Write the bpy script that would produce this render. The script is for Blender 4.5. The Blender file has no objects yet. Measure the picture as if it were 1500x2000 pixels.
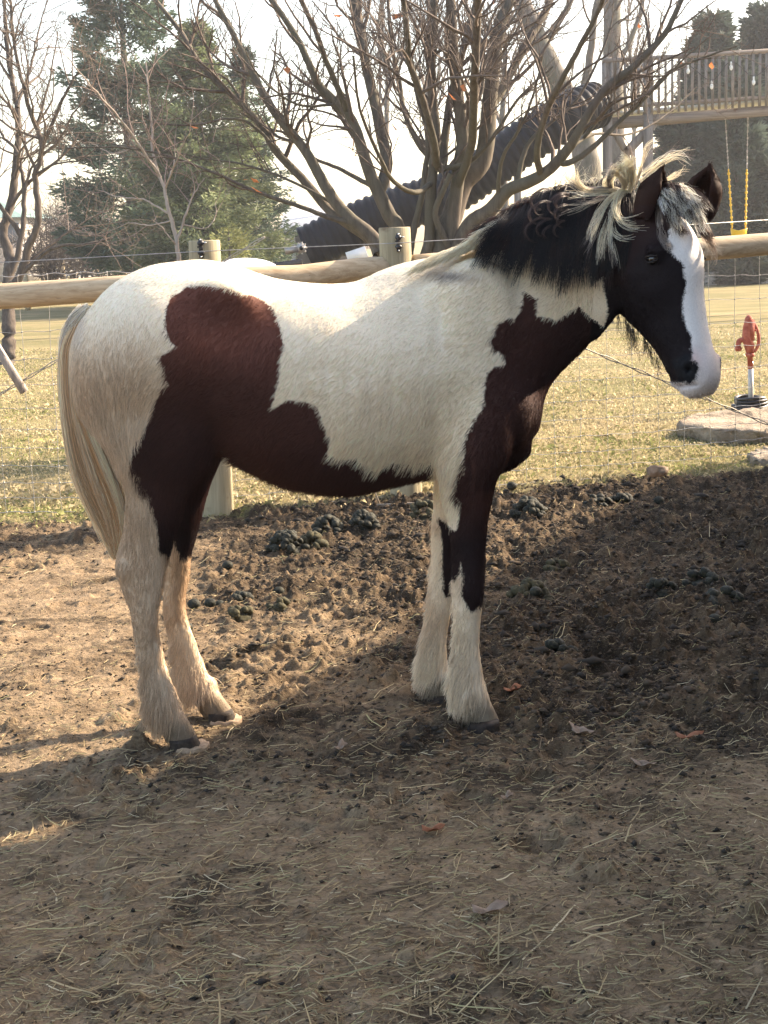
import bpy, bmesh, math
import numpy as np
from mathutils import Vector, Matrix
rng = np.random.default_rng(7)
SC = bpy.context.scene
COL = SC.collection
# ------------------------------------------------------------------ camera, sky, sun, exposure
FP = 2889.0; CH = 1.40
PITCH = math.atan(527 / FP); ROLL = math.radians(2.0)
_F = np.array([0, math.cos(PITCH), -math.sin(PITCH)])
_u0 = np.array([0, math.sin(PITCH), math.cos(PITCH)]); _r0 = np.array([1.0, 0, 0])
_U = _u0 * math.cos(ROLL) + _r0 * math.sin(ROLL); _R = _r0 * math.cos(ROLL) - _u0 * math.sin(ROLL)
cd = bpy.data.cameras.new('camera'); cam = bpy.data.objects.new('camera', cd); COL.objects.link(cam)
M = Matrix.Identity(4)
for i in range(3):
    M[i][0], M[i][1], M[i][2] = _R[i], _U[i], -_F[i]
M[2][3] = CH
cam.matrix_world = M
cd.sensor_fit = 'VERTICAL'; cd.sensor_height = 36; cd.lens = 36 * FP / 2000
cd.clip_start = 0.05; cd.clip_end = 3000
SC.camera = cam
SUN_AZ = math.radians(64); SUN_EL = math.radians(32)     # azimuth measured from +Y towards +X
w = bpy.data.worlds.new('World'); SC.world = w; w.use_nodes = True
nt = w.node_tree; nt.nodes.clear()
sky = nt.nodes.new('ShaderNodeTexSky'); sky.sky_type = 'NISHITA'; sky.sun_disc = False
sky.sun_elevation = SUN_EL; sky.sun_rotation = SUN_AZ; sky.dust_density = 2.2; sky.air_density = 1.0; sky.ozone_density = 0.2
bg = nt.nodes.new('ShaderNodeBackground'); bg.inputs[1].default_value = 0.15
wo = nt.nodes.new('ShaderNodeOutputWorld')
nt.links.new(sky.outputs[0], bg.inputs[0]); nt.links.new(bg.outputs[0], wo.inputs[0])
sd_ = bpy.data.lights.new('sun', 'SUN'); sun = bpy.data.objects.new('sun', sd_); COL.objects.link(sun)
sd_.energy = 4.3; sd_.angle = math.radians(0.6); sd_.color = (1.0, 0.89, 0.74)
sv = Vector((math.cos(SUN_EL) * math.sin(SUN_AZ), math.cos(SUN_EL) * math.cos(SUN_AZ), math.sin(SUN_EL)))
sun.rotation_euler = sv.to_track_quat('Z', 'Y').to_euler()
SC.view_settings.view_transform = 'Standard'; SC.view_settings.look = 'None'
SC.view_settings.exposure = 1.84; SC.view_settings.gamma = 1
SC.view_settings.use_white_balance = True; SC.view_settings.white_balance_temperature = 7350; SC.view_settings.white_balance_tint = 13
SC.render.engine = 'CYCLES'
SC.cycles.use_denoising = True
SC.cycles.max_bounces = 6; SC.cycles.transparent_max_bounces = 4
SC.cycles.sample_clamp_indirect = 6

# ------------------------------------------------------------------ helpers
def ray(px, py):
    return _F + (px - 750) / FP * _R - (py - 1000) / FP * _U
def at(px, py, Y):
    d = ray(px, py); return np.array([0, 0, CH]) + d * (Y / d[1])
def gnd(px, py, z=0.0):
    d = ray(px, py); return np.array([0, 0, CH]) + d * ((z - CH) / d[2])
def side_uv(P, Y):                     # side view coordinates of points moved onto the plane y = Y
    P = np.array(P, float); Q = P.copy(); Q[:, 1] = Y
    d = Q - np.array([0, 0, CH]); c = d @ _F
    return np.stack([750 + FP * (d @ _R) / c, 1000 - FP * (d @ _U) / c], 1)
def tag(o, label=None, cat=None, group=None, kind=None):
    if label: o['label'] = label
    if cat: o['category'] = cat
    if group: o['group'] = group
    if kind: o['kind'] = kind
    return o
def empty(name, loc, label, cat, group=None, kind=None):
    o = bpy.data.objects.new(name, None); o.location = loc; COL.objects.link(o)
    o.empty_display_size = 0.1
    return tag(o, label, cat, group, kind)
def link(name, me, mat=None, parent=None, smooth=True):
    o = bpy.data.objects.new(name, me); COL.objects.link(o)
    if mat is not None: me.materials.append(mat)
    if parent is not None:
        o.parent = parent
        o.matrix_parent_inverse = Matrix.Translation(-Vector(parent.location))
    if smooth and len(me.polygons): me.shade_smooth()
    return o
def mesh_np(name, V, Fq, mat=None, parent=None, smooth=True):
    """V (n,3); Fq list of (m,k) int arrays"""
    me = bpy.data.meshes.new(name)
    if not isinstance(Fq, list): Fq = [Fq]
    Fq = [np.asarray(f, np.int32) for f in Fq if len(f)]
    me.vertices.add(len(V)); me.vertices.foreach_set('co', np.asarray(V, np.float32).ravel())
    nl = sum(f.size for f in Fq); npoly = sum(len(f) for f in Fq)
    me.loops.add(nl); me.loops.foreach_set('vertex_index', np.concatenate([f.ravel() for f in Fq]))
    me.polygons.add(npoly)
    tot = np.concatenate([np.full(len(f), f.shape[1]) for f in Fq])
    st = np.concatenate([[0], np.cumsum(tot)[:-1]])
    me.polygons.foreach_set('loop_start', st.astype(np.int32))
    me.update(calc_edges=True); me.validate()
    return link(name, me, mat, parent, smooth)
class MB:
    def __init__(s): s.v = []; s.f = {}; s.n = 0; s.c = []
    def add(s, V, F, col=None):
        F = np.asarray(F)
        s.v.append(np.asarray(V, float)); s.f.setdefault(F.shape[1], []).append(F + s.n); s.n += len(V)
        s.c.append(np.tile(col if col is not None else (1, 1, 1), (len(V), 1)) if np.ndim(col) < 2 else col)
    def box(s, c, size, rot=None):
        c = np.asarray(c, float); h = np.asarray(size, float) / 2
        V = np.array([[x, y, z] for x in (-1, 1) for y in (-1, 1) for z in (-1, 1)], float) * h
        if rot is not None: V = V @ np.asarray(rot).T
        s.add(V + c, [[0, 1, 3, 2], [4, 6, 7, 5], [0, 4, 5, 1], [2, 3, 7, 6], [0, 2, 6, 4], [1, 5, 7, 3]])
    def bar(s, a, b, wx, wz, up=(0, 0, 1)):
        a = np.asarray(a, float); b = np.asarray(b, float); d = b - a; L = np.linalg.norm(d); d /= L
        e = np.cross(d, up); e /= np.linalg.norm(e); u = np.cross(e, d)
        s.box((a + b) / 2, (wx, L, wz), np.stack([e, d, u], 1))
    def tube(s, P, r, n=8, cap=True, col=None):
        P = np.asarray(P, float); m = len(P); r = np.broadcast_to(np.asarray(r, float), (m,))
        T = np.gradient(P, axis=0); T /= np.linalg.norm(T, axis=1)[:, None] + 1e-9
        ref = np.array([0.13, 0.21, 0.97]) if abs(T[:, 2]).mean() < .8 else np.array([0.97, 0.2, 0.1])
        e = np.cross(T, ref); e /= np.linalg.norm(e, axis=1)[:, None] + 1e-9; u = np.cross(T, e)
        a = np.linspace(0, 2 * np.pi, n, endpoint=False)
        V = P[:, None] + r[:, None, None] * (np.cos(a)[None, :, None] * e[:, None] + np.sin(a)[None, :, None] * u[:, None])
        i = np.arange(m - 1)[:, None] * n; j = np.arange(n)[None]
        F = np.stack([i + j, i + (j + 1) % n, i + n + (j + 1) % n, i + n + j], -1).reshape(-1, 4)
        if cap:
            V = np.concatenate([V.reshape(-1, 3), P[:1], P[-1:]])
            s.add(V, F, col); o = s.n - len(V)
            jj = np.arange(n)
            s.f.setdefault(3, []).append(np.stack([(jj + 1) % n, jj, np.full(n, m * n)], 1) + o)
            s.f[3].append(np.stack([(m - 1) * n + jj, (m - 1) * n + (jj + 1) % n, np.full(n, m * n + 1)], 1) + o)
        else: s.add(V.reshape(-1, 3), F, col)
    def loft(s, rings):
        rings = np.asarray(rings); m, n = rings.shape[:2]
        i = np.arange(m - 1)[:, None] * n; j = np.arange(n)[None]
        F = np.stack([i + j, i + (j + 1) % n, i + n + (j + 1) % n, i + n + j], -1).reshape(-1, 4)
        V = np.concatenate([rings.reshape(-1, 3), rings[0].mean(0)[None], rings[-1].mean(0)[None]])
        s.add(V, F); o = s.n - len(V); jj = np.arange(n)
        s.f.setdefault(3, []).append(np.stack([(jj + 1) % n, jj, np.full(n, m * n)], 1) + o)
        s.f[3].append(np.stack([(m - 1) * n + jj, (m - 1) * n + (jj + 1) % n, np.full(n, m * n + 1)], 1) + o)
    def ell(s, c, r, n=12, rot=None, rough=0.0):
        th = np.linspace(0, np.pi, n // 2 + 1); ph = np.linspace(0, 2 * np.pi, n, endpoint=False)
        rr = np.stack([np.sin(th)[:, None] * np.cos(ph), np.sin(th)[:, None] * np.sin(ph), np.cos(th)[:, None] * np.ones(n)], -1)
        if rough: rr = rr * (1 + rough * rng.normal(size=rr.shape[:2])[..., None])
        rr[0] = rr[0, 0]; rr[-1] = rr[-1, 0]
        V = rr * np.asarray(r, float)
        if rot is not None: V = V @ np.asarray(rot).T
        m = len(th); i = np.arange(m - 1)[:, None] * n; j = np.arange(n)[None]
        F = np.stack([i + j, i + n + j, i + n + (j + 1) % n, i + (j + 1) % n], -1).reshape(-1, 4)
        s.add((V + np.asarray(c, float)).reshape(-1, 3), F)
    def build(s, name, mat, parent=None, smooth=True, colors=False):
        o = mesh_np(name, np.concatenate(s.v), [np.concatenate(a) for a in s.f.values()], mat, parent, smooth)
        if colors:
            a = o.data.color_attributes.new('col', 'FLOAT_COLOR', 'POINT')
            c = np.concatenate(s.c); a.data.foreach_set('color', np.concatenate([c, np.ones((len(c), 1))], 1).astype(np.float32).ravel())
        return o
def cr(P, k=6):                        # catmull-rom through rows of P
    P = np.asarray(P, float); Q = np.concatenate([2 * P[:1] - P[1:2], P, 2 * P[-1:] - P[-2:-1]])
    out = []; t = np.linspace(0, 1, k, endpoint=False)[:, None]
    for i in range(len(P) - 1):
        a, b, c, d = Q[i:i + 4]
        out.append(0.5 * (2 * b + (c - a) * t + (2 * a - 5 * b + 4 * c - d) * t**2 + (3 * b - a - 3 * c + d) * t**3))
    return np.concatenate(out + [P[-1:]])
# value noise
_tab = np.random.default_rng(3).random(65536)
def vn(P, scale=1.0, seed=0):
    P = np.asarray(P, float) * scale; D = P.shape[1]
    I = np.floor(P).astype(np.int64); f = P - I; f = f * f * (3 - 2 * f); out = 0
    pr = (73856093, 19349663, 83492791)
    for c in range(2 ** D):
        h = np.full(len(P), seed * 7919 + 17, np.int64); wgt = np.ones(len(P))
        for k in range(D):
            b = (c >> k) & 1; h ^= (I[:, k] + b) * pr[k]; wgt = wgt * (f[:, k] if b else 1 - f[:, k])
        h = (h ^ (h >> 13)) * 1274126177; out = out + wgt * _tab[(h ^ (h >> 16)) & 65535]
    return out * 2 - 1
def fbm(P, scale, oct=4, seed=0, gain=.5):
    s = 0; a = 1; n = 0
    for o in range(oct):
        s = s + a * vn(P, scale * 2**o, seed + o); n += a; a *= gain
    return s / n
def poly_sd(P, poly):                  # signed distance in 2D, negative inside
    poly = np.asarray(poly, float); n = len(poly)
    d2 = np.full(len(P), 1e18); ins = np.zeros(len(P), bool)
    for i in range(n):
        a = poly[i]; b = poly[(i + 1) % n]; ab = b - a; ap = P - a
        t = np.clip((ap @ ab) / (ab @ ab + 1e-12), 0, 1)
        q = ap - t[:, None] * ab; d2 = np.minimum(d2, (q * q).sum(1))
        c = ((a[1] > P[:, 1]) != (b[1] > P[:, 1])) & (P[:, 0] < (b[0] - a[0]) * (P[:, 1] - a[1]) / (b[1] - a[1] + 1e-12) + a[0])
        ins ^= c
    d = np.sqrt(d2); return np.where(ins, -d, d)
def lerp(a, b, t): return a + (b - a) * t
def ss(x, a, b):
    t = np.clip((x - a) / (b - a), 0, 1); return t * t * (3 - 2 * t)

# ------------------------------------------------------------------ materials
class NT:
    def __init__(s, name):
        s.m = bpy.data.materials.new(name); s.m.use_nodes = True; s.t = s.m.node_tree; s.t.nodes.clear()
        s.out = s.n('OutputMaterial')
    def n(s, ty, **k):
        nd = s.t.nodes.new('ShaderNode' + ty)
        for a, b in k.items(): setattr(nd, a, b)
        return nd
    def l(s, a, b): s.t.links.new(a, b)
    def noise(s, scale, detail=4, rough=.55, vec=None, dist=0):
        nd = s.n('TexNoise'); nd.inputs['Scale'].default_value = scale; nd.inputs['Detail'].default_value = detail
        nd.inputs['Roughness'].default_value = rough; nd.inputs['Distortion'].default_value = dist
        if vec is not None: s.l(vec, nd.inputs['Vector'])
        return nd.outputs['Fac']
    def coord(s, scale=(1, 1, 1), kind='Object'):
        tc = s.n('TexCoord'); mp = s.n('Mapping'); mp.inputs['Scale'].default_value = scale
        s.l(tc.outputs[kind], mp.inputs[0]); return mp.outputs[0]
    def ramp(s, fac, stops):
        r = s.n('ValToRGB'); e = r.color_ramp.elements
        while len(e) > 1: e.remove(e[-1])
        e[0].position = stops[0][0]; e[0].color = (*stops[0][1], 1)
        for p, c in stops[1:]:
            q = e.new(p); q.color = (*c, 1)
        s.l(fac, r.inputs[0]); return r.outputs[0]
    def mix(s, fac, a, b, mode='MIX'):
        m = s.n('Mix', data_type='RGBA', blend_type=mode)
        for v, i in ((fac, 0), (a, 6), (b, 7)):
            if hasattr(v, 'is_linked'): s.l(v, m.inputs[i])
            else: m.inputs[i].default_value = v if i == 0 else (*v, 1)
        return m.outputs[2]
    def math(s, op, a, b=0.0, c=None):
        m = s.n('Math', operation=op)
        for i, v in enumerate((a, b) if c is None else (a, b, c)):
            if hasattr(v, 'is_linked'): s.l(v, m.inputs[i])
            else: m.inputs[i].default_value = v
        return m.outputs[0]
    def attr(s, name): return s.n('Attribute', attribute_name=name)
    def bsdf(s, col, rough=.8, spec=.3, metal=0, bump=None, bstr=.3, bdist=.01, transl=0.0, sheen=0):
        b = s.n('BsdfPrincipled')
        for v, k in ((col, 'Base Color'), (rough, 'Roughness'), (metal, 'Metallic'), (spec, 'Specular IOR Level')):
            if hasattr(v, 'is_linked'): s.l(v, b.inputs[k])
            else: b.inputs[k].default_value = (*v, 1) if k == 'Base Color' else v
        if sheen: b.inputs['Sheen Weight'].default_value = sheen
        if bump is not None:
            bp = s.n('Bump'); bp.inputs['Strength'].default_value = bstr; bp.inputs['Distance'].default_value = bdist
            s.l(bump, bp.inputs['Height']); s.l(bp.outputs[0], b.inputs['Normal'])
        o = b.outputs[0]
        if transl:
            t = s.n('BsdfTranslucent')
            if hasattr(col, 'is_linked'): s.l(col, t.inputs[0])
            else: t.inputs[0].default_value = (*col, 1)
            mx = s.n('MixShader'); mx.inputs[0].default_value = transl
            s.l(o, mx.inputs[1]); s.l(t.outputs[0], mx.inputs[2]); o = mx.outputs[0]
        s.l(o, s.out.inputs[0]); return s.m
def noisy(name, c1, c2, scale=8, rough=.8, spec=.3, metal=0, bstr=.3, bdist=.01, stretch=(1, 1, 1), transl=0, lo=.35, hi=.65):
    t = NT(name); v = t.coord(stretch); f = t.noise(scale, 6, .6, v)
    return t.bsdf(t.ramp(f, [(lo, c1), (hi, c2)]), rough, spec, metal, f, bstr, bdist, transl)
def hair_mat(name, transl=.35, rough=.5, spec=.35):
    t = NT(name); a = t.attr('col'); return t.bsdf(a.outputs['Color'], rough, spec, transl=transl)
def leaf_mat(name, transl=.25, rough=.7):
    t = NT(name); a = t.attr('col'); return t.bsdf(a.outputs['Color'], rough, .2, transl=transl)

# ------------------------------------------------------------------ hair curves
def hairs(name, P, r0, r1, col, mat, parent=None):
    """P (n,k,3); r0,r1 root/tip radius; col (n,3)"""
    n, k = P.shape[:2]
    hc = bpy.data.hair_curves.new(name); hc.add_curves([k] * n)
    org = np.zeros(3) if parent is None else np.array(parent.location)
    hc.attributes['position'].data.foreach_set('vector', np.asarray(P, np.float32).ravel())
    ra = hc.attributes.new('radius', 'FLOAT', 'POINT')
    tt = np.linspace(0, 1, k)[None]; r0 = np.broadcast_to(r0, (n,))[:, None]; r1 = np.broadcast_to(r1, (n,))[:, None]
    ra.data.foreach_set('value', (r0 + (r1 - r0) * tt).astype(np.float32).ravel())
    ca = hc.attributes.new('col', 'FLOAT_COLOR', 'CURVE')
    ca.data.foreach_set('color', np.concatenate([col, np.ones((n, 1))], 1).astype(np.float32).ravel())
    hc.materials.append(mat)
    o = bpy.data.objects.new(name, hc); COL.objects.link(o)
    if parent is not None:
        o.parent = parent; o.matrix_parent_inverse = Matrix.Translation(-Vector(parent.location))
    return o

# ------------------------------------------------------------------ fence line and ground height
FA, F1, F2, FB = np.array([-3.6, 8.02]), np.array([-.875, 7.66]), np.array([.125, 7.98]), np.array([3.2, 8.85])
def fence_y(x):
    return np.interp(x, [-30, FA[0], F1[0], F2[0], FB[0], 40], [9.0, FA[1], F1[1], F2[1], FB[1], 19.0])
HOOF = {k: (gnd(x, y)[:2] + [0, r * .9], r) for k, (x, y, r) in {'nh': (368, 1473, .043), 'fh': (436, 1420, .041), 'nf': (947, 1437, .047), 'ff': (862, 1378, .045)}.items()}
GX0, GX1, GY0, GY1, GS = -3.3, 3.3, 1.6, 9.6, 0.006
gx = np.arange(GX0, GX1, GS); gy = np.arange(GY0, GY1, GS)
def build_height():
    nx, ny = len(gx), len(gy); X, Y = np.meshgrid(gx, gy); P = np.stack([X.ravel(), Y.ravel()], 1)
    H = .022 * fbm(P, 1.3, 3, 1) + .010 * fbm(P, 5, 3, 5)
    # roughness: churned to the right and in the middle distance, trampled smooth at left and near
    tex = ss(P[:, 0] + .55 * (P[:, 1] - 4.3) * .4, -.9, .8) * ss(P[:, 1], 3.2, 4.4) * .9 + .12
    tex = tex + .35 * ss(P[:, 1], 6.2, 7.0) * ss(-P[:, 0], -.5, .6)
    tex = np.clip(tex + .50 * fbm(P, 1.6, 3, 11), .14, 1.35)
    n1 = 1 - np.abs(fbm(P, 9, 4, 21)) * 2.2
    n2 = np.abs(fbm(P, 24, 3, 31))
    H = H + tex * (.030 * n1 + .030 * n2) + .0042 * fbm(P, 40, 3, 41) + tex * .012 * np.abs(fbm(P, 50, 2, 51))
    H = H.reshape(ny, nx); T = tex.reshape(ny, nx)
    def stamp(cx, cy, r, amp, sq=1.0, ang=0.0, p=1.5):
        i0 = int((cx - 1.6 * r - GX0) / GS); i1 = int((cx + 1.6 * r - GX0) / GS) + 1
        j0 = int((cy - 1.6 * r - GY0) / GS); j1 = int((cy + 1.6 * r - GY0) / GS) + 1
        if i0 < 0 or j0 < 0 or i1 > nx or j1 > ny: return
        dx = gx[None, i0:i1] - cx; dy = gy[j0:j1, None] - cy
        u = dx * math.cos(ang) + dy * math.sin(ang); v = (-dx * math.sin(ang) + dy * math.cos(ang)) / sq
        q = np.clip(1 - (u * u + v * v) / (r * r), 0, 1)
        H[j0:j1, i0:i1] += amp * q ** p
    S_ = H.copy(); H[:] = 0
    N = 24000
    cx = rng.uniform(GX0, GX1, N); cy = rng.uniform(GY0, 8.5, N)
    cn = ss(fbm(np.stack([cx, cy], 1), 2.6, 3, 181), -.22, .30) * 1.75 + .12
    for k in range(N):
        t = cn[k] * T[min(int((cy[k] - GY0) / GS), ny - 1), min(int((cx[k] - GX0) / GS), nx - 1)]
        if rng.random() > t * 1.0: continue
        r = rng.uniform(.008, .034) * (1 if rng.random() < .88 else 1.9)
        stamp(cx[k], cy[k], r, r * rng.uniform(.3, .9) * min(1, .25 + t), rng.uniform(.5, 1), rng.uniform(0, 3.1), .75)
    H[:] = .036 * (1 - np.exp(-H / .026)) * (.9 + 1.0 * fbm(P, 34, 3, 91).reshape(ny, nx)) + S_
    for k in range(230):                 # hoof prints
        x, y = rng.uniform(-2.4, 2.6), rng.uniform(2.2, 7.4)
        if rng.random() > T[int((y - GY0) / GS), int((x - GX0) / GS)] + .12: continue
        r = rng.uniform(.045, .07); stamp(x, y, r * 1.35, .012); stamp(x, y, r, -rng.uniform(.02, .045), 1, 0, .6)
    for (px, py, r, a) in [(1330, 1395, .09, -.05), (1480, 1360, .13, -.07), (640, 1155, .07, -.04), (1170, 1290, .09, -.05), (1440, 1200, .07, -.04), (560, 1930, .05, -.015), (975, 1890, .06, -.03), (570, 1620, .06, -.02), (60, 1555, .05, -.02), (1090, 1480, .06, -.03),
                           (500, 1010, .12, .035), (640, 1010, .10, .02), (1290, 975, .16, .03), (180, 1050, .16, .03), (1430, 1010, .2, .03)]:
        g = gnd(px, py); stamp(g[0], g[1], r, a, .8, rng.uniform(0, 3), .8)
    for (c, r) in HOOF.values():         # the ground is level where the horse stands
        m = ss(np.hypot(X - c[0], Y - c[1]), r * 1.3, r * 2.8); H[:] = H * m + .004 * (1 - m)
    gm = ss(Y - fence_y(X), -.05, .35)   # grass side is smooth
    G = .02 * fbm(P, .8, 3, 71).reshape(ny, nx) + .006 * fbm(P, 14, 3, 75).reshape(ny, nx)
    H[:] = H * (1 - gm) + G * gm
    e = np.minimum.reduce([ss(X, GX0, GX0 + .4), ss(-X, -GX1, -GX1 + .4), ss(-Y, -GY1, -GY1 + .5), ss(Y, GY0, GY0 + .2)])
    return H * e, T
HH, TT = build_height()
def gz(x, y, tab=None):
    tab = HH if tab is None else tab
    x = np.asarray(x, float); y = np.asarray(y, float)
    fx = np.clip((x - GX0) / GS, 0, len(gx) - 1.001); fy = np.clip((y - GY0) / GS, 0, len(gy) - 1.001)
    i = fx.astype(int); j = fy.astype(int); a = fx - i; b = fy - j
    return (tab[j, i] * (1 - a) + tab[j, i + 1] * a) * (1 - b) + (tab[j + 1, i] * (1 - a) + tab[j + 1, i + 1] * a) * b
def ground_material():
    t = NT('earth and lawn'); v = t.coord((1, 1, 1))
    big = t.noise(1.6, 4, .6, v); mid = t.noise(9, 6, .65, v); fine = t.noise(70, 5, .7, v); lump = t.attr('lump').outputs['Fac']
    mud = t.ramp(mid, [(.28, (.046, .034, .023)), (.48, (.125, .089, .057)), (.70, (.26, .185, .112))])
    dry = t.ramp(mid, [(.28, (.155, .112, .070)), (.5, (.35, .258, .163)), (.72, (.50, .38, .245))])
    k = t.math('ADD', lump, t.math('MULTIPLY', t.math('SUBTRACT', big, .5), .9))
    c = t.mix(t.ramp(k, [(.2, (0, 0, 0)), (.75, (1, 1, 1))]), dry, mud)
    pt = t.noise(3.2, 6, .72, v, .8); c = t.mix(t.ramp(t.math('ADD', pt, t.math('MULTIPLY', lump, .10)), [(.55, (0, 0, 0)), (.64, (.8, .8, .8))]), c, (.040, .031, .022))
    c = t.mix(t.ramp(t.noise(5.5, 6, .7, v, .5), [(.60, (0, 0, 0)), (.70, (.5, .5, .5))]), c, (.27, .215, .135))
    c = t.mix(t.ramp(fine, [(.30, (.75, .75, .75)), (.5, (0, 0, 0))]), c, (.055, .04, .028))
    c = t.mix(1.0, c, (.71, .69, .68), 'MULTIPLY')
    c = t.mix(t.ramp(t.noise(190, 3, .7, v), [(.58, (0, 0, 0)), (.75, (.75, .75, .75))]), c, (.30, .235, .14))
    g1 = t.noise(.9, 5, .6, t.coord((1, 1.6, 1))); g2 = t.noise(14, 6, .7, t.coord((1, .6, 1))); g3 = t.noise(120, 4, .7, v)
    lawn = t.mix(t.ramp(g1, [(.38, (0, 0, 0)), (.62, (1, 1, 1))]), (.40, .325, .185), (.25, .24, .11))
    lawn = t.mix(t.ramp(g2, [(.38, (.75, .75, .75)), (.6, (0, 0, 0))]), lawn, (.26, .20, .10))
    lawn = t.mix(t.ramp(g3, [(.5, (0, 0, 0)), (.7, (.6, .6, .6))]), lawn, (.56, .46, .27))
    lawn = t.mix(t.ramp(t.noise(.35, 5, .65, t.coord((1, 2.2, 1))), [(.42, (1, 1, 1)), (.6, (0, 0, 0))]), lawn, (.20, .185, .085)); lawn = t.mix(1.0, lawn, (.79, .77, .76), 'MULTIPLY')
    gm = t.attr('grass').outputs['Fac']
    e = t.math('ADD', gm, t.math('MULTIPLY', t.math('SUBTRACT', t.noise(11, 5, .7, v), .5), .9))
    c = t.mix(t.ramp(e, [(.42, (0, 0, 0)), (.58, (1, 1, 1))]), c, lawn)
    h = t.math('ADD', t.math('MULTIPLY', mid, .4), t.math('ADD', fine, t.math('MULTIPLY', g3, .4)))
    return t.bsdf(c, .92, .12, bump=h, bstr=.95, bdist=.012)
def build_ground():
    mat = ground_material()
    y = [1.7]
    while y[-1] < 9.3: y.append(y[-1] + max(.0052, .0016 * y[-1] * (y[-1] / 5.0)))
    while y[-1] < 2600: y.append(y[-1] * 1.035)
    y = np.array([-40, -12, -3, 0, 1.2] + y)
    u = np.linspace(-.34, .34, 720); ex = np.array([.36, .39, .45, .55, .7, 1.0, 1.6, 3.0, 8.0])
    u = np.concatenate([-ex[::-1], u, ex])
    X = u[None, :] * np.maximum(np.abs(y), 1.6)[:, None]; Y = np.repeat(y[:, None], len(u), 1)
    Z = gz(X, Y); Z = np.where((X < GX0) | (X > GX1) | (Y < GY0) | (Y > GY1), 0, Z)
    ny, nx = X.shape
    i = np.arange(ny - 1)[:, None] * nx; j = np.arange(nx - 1)[None]
    F = np.stack([i + j, i + j + 1, i + nx + j + 1, i + nx + j], -1).reshape(-1, 4)
    o = mesh_np('ground', np.stack([X, Y, Z], -1).reshape(-1, 3), F, mat)
    tag(o, 'churned brown paddock mud turning to pale winter lawn beyond the fence', None, None, 'structure')
    lump = np.where((X < GX0) | (X > GX1) | (Y < GY0) | (Y > GY1), .5, gz(X, Y, TT)).ravel()
    a = o.data.attributes.new('lump', 'FLOAT', 'POINT'); a.data.foreach_set('value', lump.astype(np.float32))
    g = ss(Y - fence_y(X), -.45, .25).ravel()
    a = o.data.attributes.new('grass', 'FLOAT', 'POINT'); a.data.foreach_set('value', g.astype(np.float32))
build_ground()
# ------------------------------------------------------------------ unseen building added beside the paddock; its eave line throws the big shade
M_BOARD = noisy('grey barn boards', (.16, .13, .10), (.30, .25, .20), 5, .8, .2, stretch=(1, 1, 8))
M_ROOF = noisy('grey metal roof', (.25, .26, .27), (.36, .37, .38), 3, .45, .5, metal=.6)
def build_shade_barn():
    cot = 1 / math.tan(SUN_EL); sdir = np.array([math.sin(SUN_AZ), math.cos(SUN_AZ)])
    L0 = np.array([-.456, 4.20]); Ld = np.array([1.012 + .456, 7.195 - 4.30]); Ld /= np.linalg.norm(Ld); Nn = np.array([Ld[1], -Ld[0]])
    Hh = 3.4; e0 = L0 + sdir * Hh * cot
    root = empty('shade_barn', (e0[0], e0[1], 0), 'unseen grey board building with a metal roof, added to shade the paddock', 'shade_barn')
    def P(t, n, z): q = e0 + Ld * t + Nn * n; return np.array([q[0], q[1], z])
    t0, t1 = -9.0, 5.2
    mb = MB()
    for (a, b) in (((t0, .4), (t1 - .3, .4)), ((t0, 6.4), (t1 - .3, 6.4)), ((t0, .4), (t0, 6.4)), ((t1 - .3, .4), (t1 - .3, 6.4))):
        A, B = P(*a, 1.55), P(*b, 1.55); mb.bar(A, B, .14, 3.1)
    mb.build('wall', M_BOARD, root, False)
    mb = MB(); mb.bar(P(t0 - .3, 0.05, Hh - .06), P(t1, 0.05, Hh - .06), .1, .14); mb.build('fascia', M_BOARD, root, False)
    mb = MB()
    V = [P(t0 - .3, 0, Hh), P(t1, 0, Hh), P(t1, 3.4, Hh + 1.3), P(t0 - .3, 3.4, Hh + 1.3), P(t0 - .3, 6.8, Hh), P(t1, 6.8, Hh)]
    V += [v - np.array([0, 0, .06]) for v in V]
    mb.add(V, [[0, 1, 2, 3], [3, 2, 5, 4], [7, 6, 9, 8], [8, 9, 10, 11], [0, 6, 7, 1], [4, 5, 11, 10]]); mb.build('roof', M_ROOF, root, False)
build_shade_barn()
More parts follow.
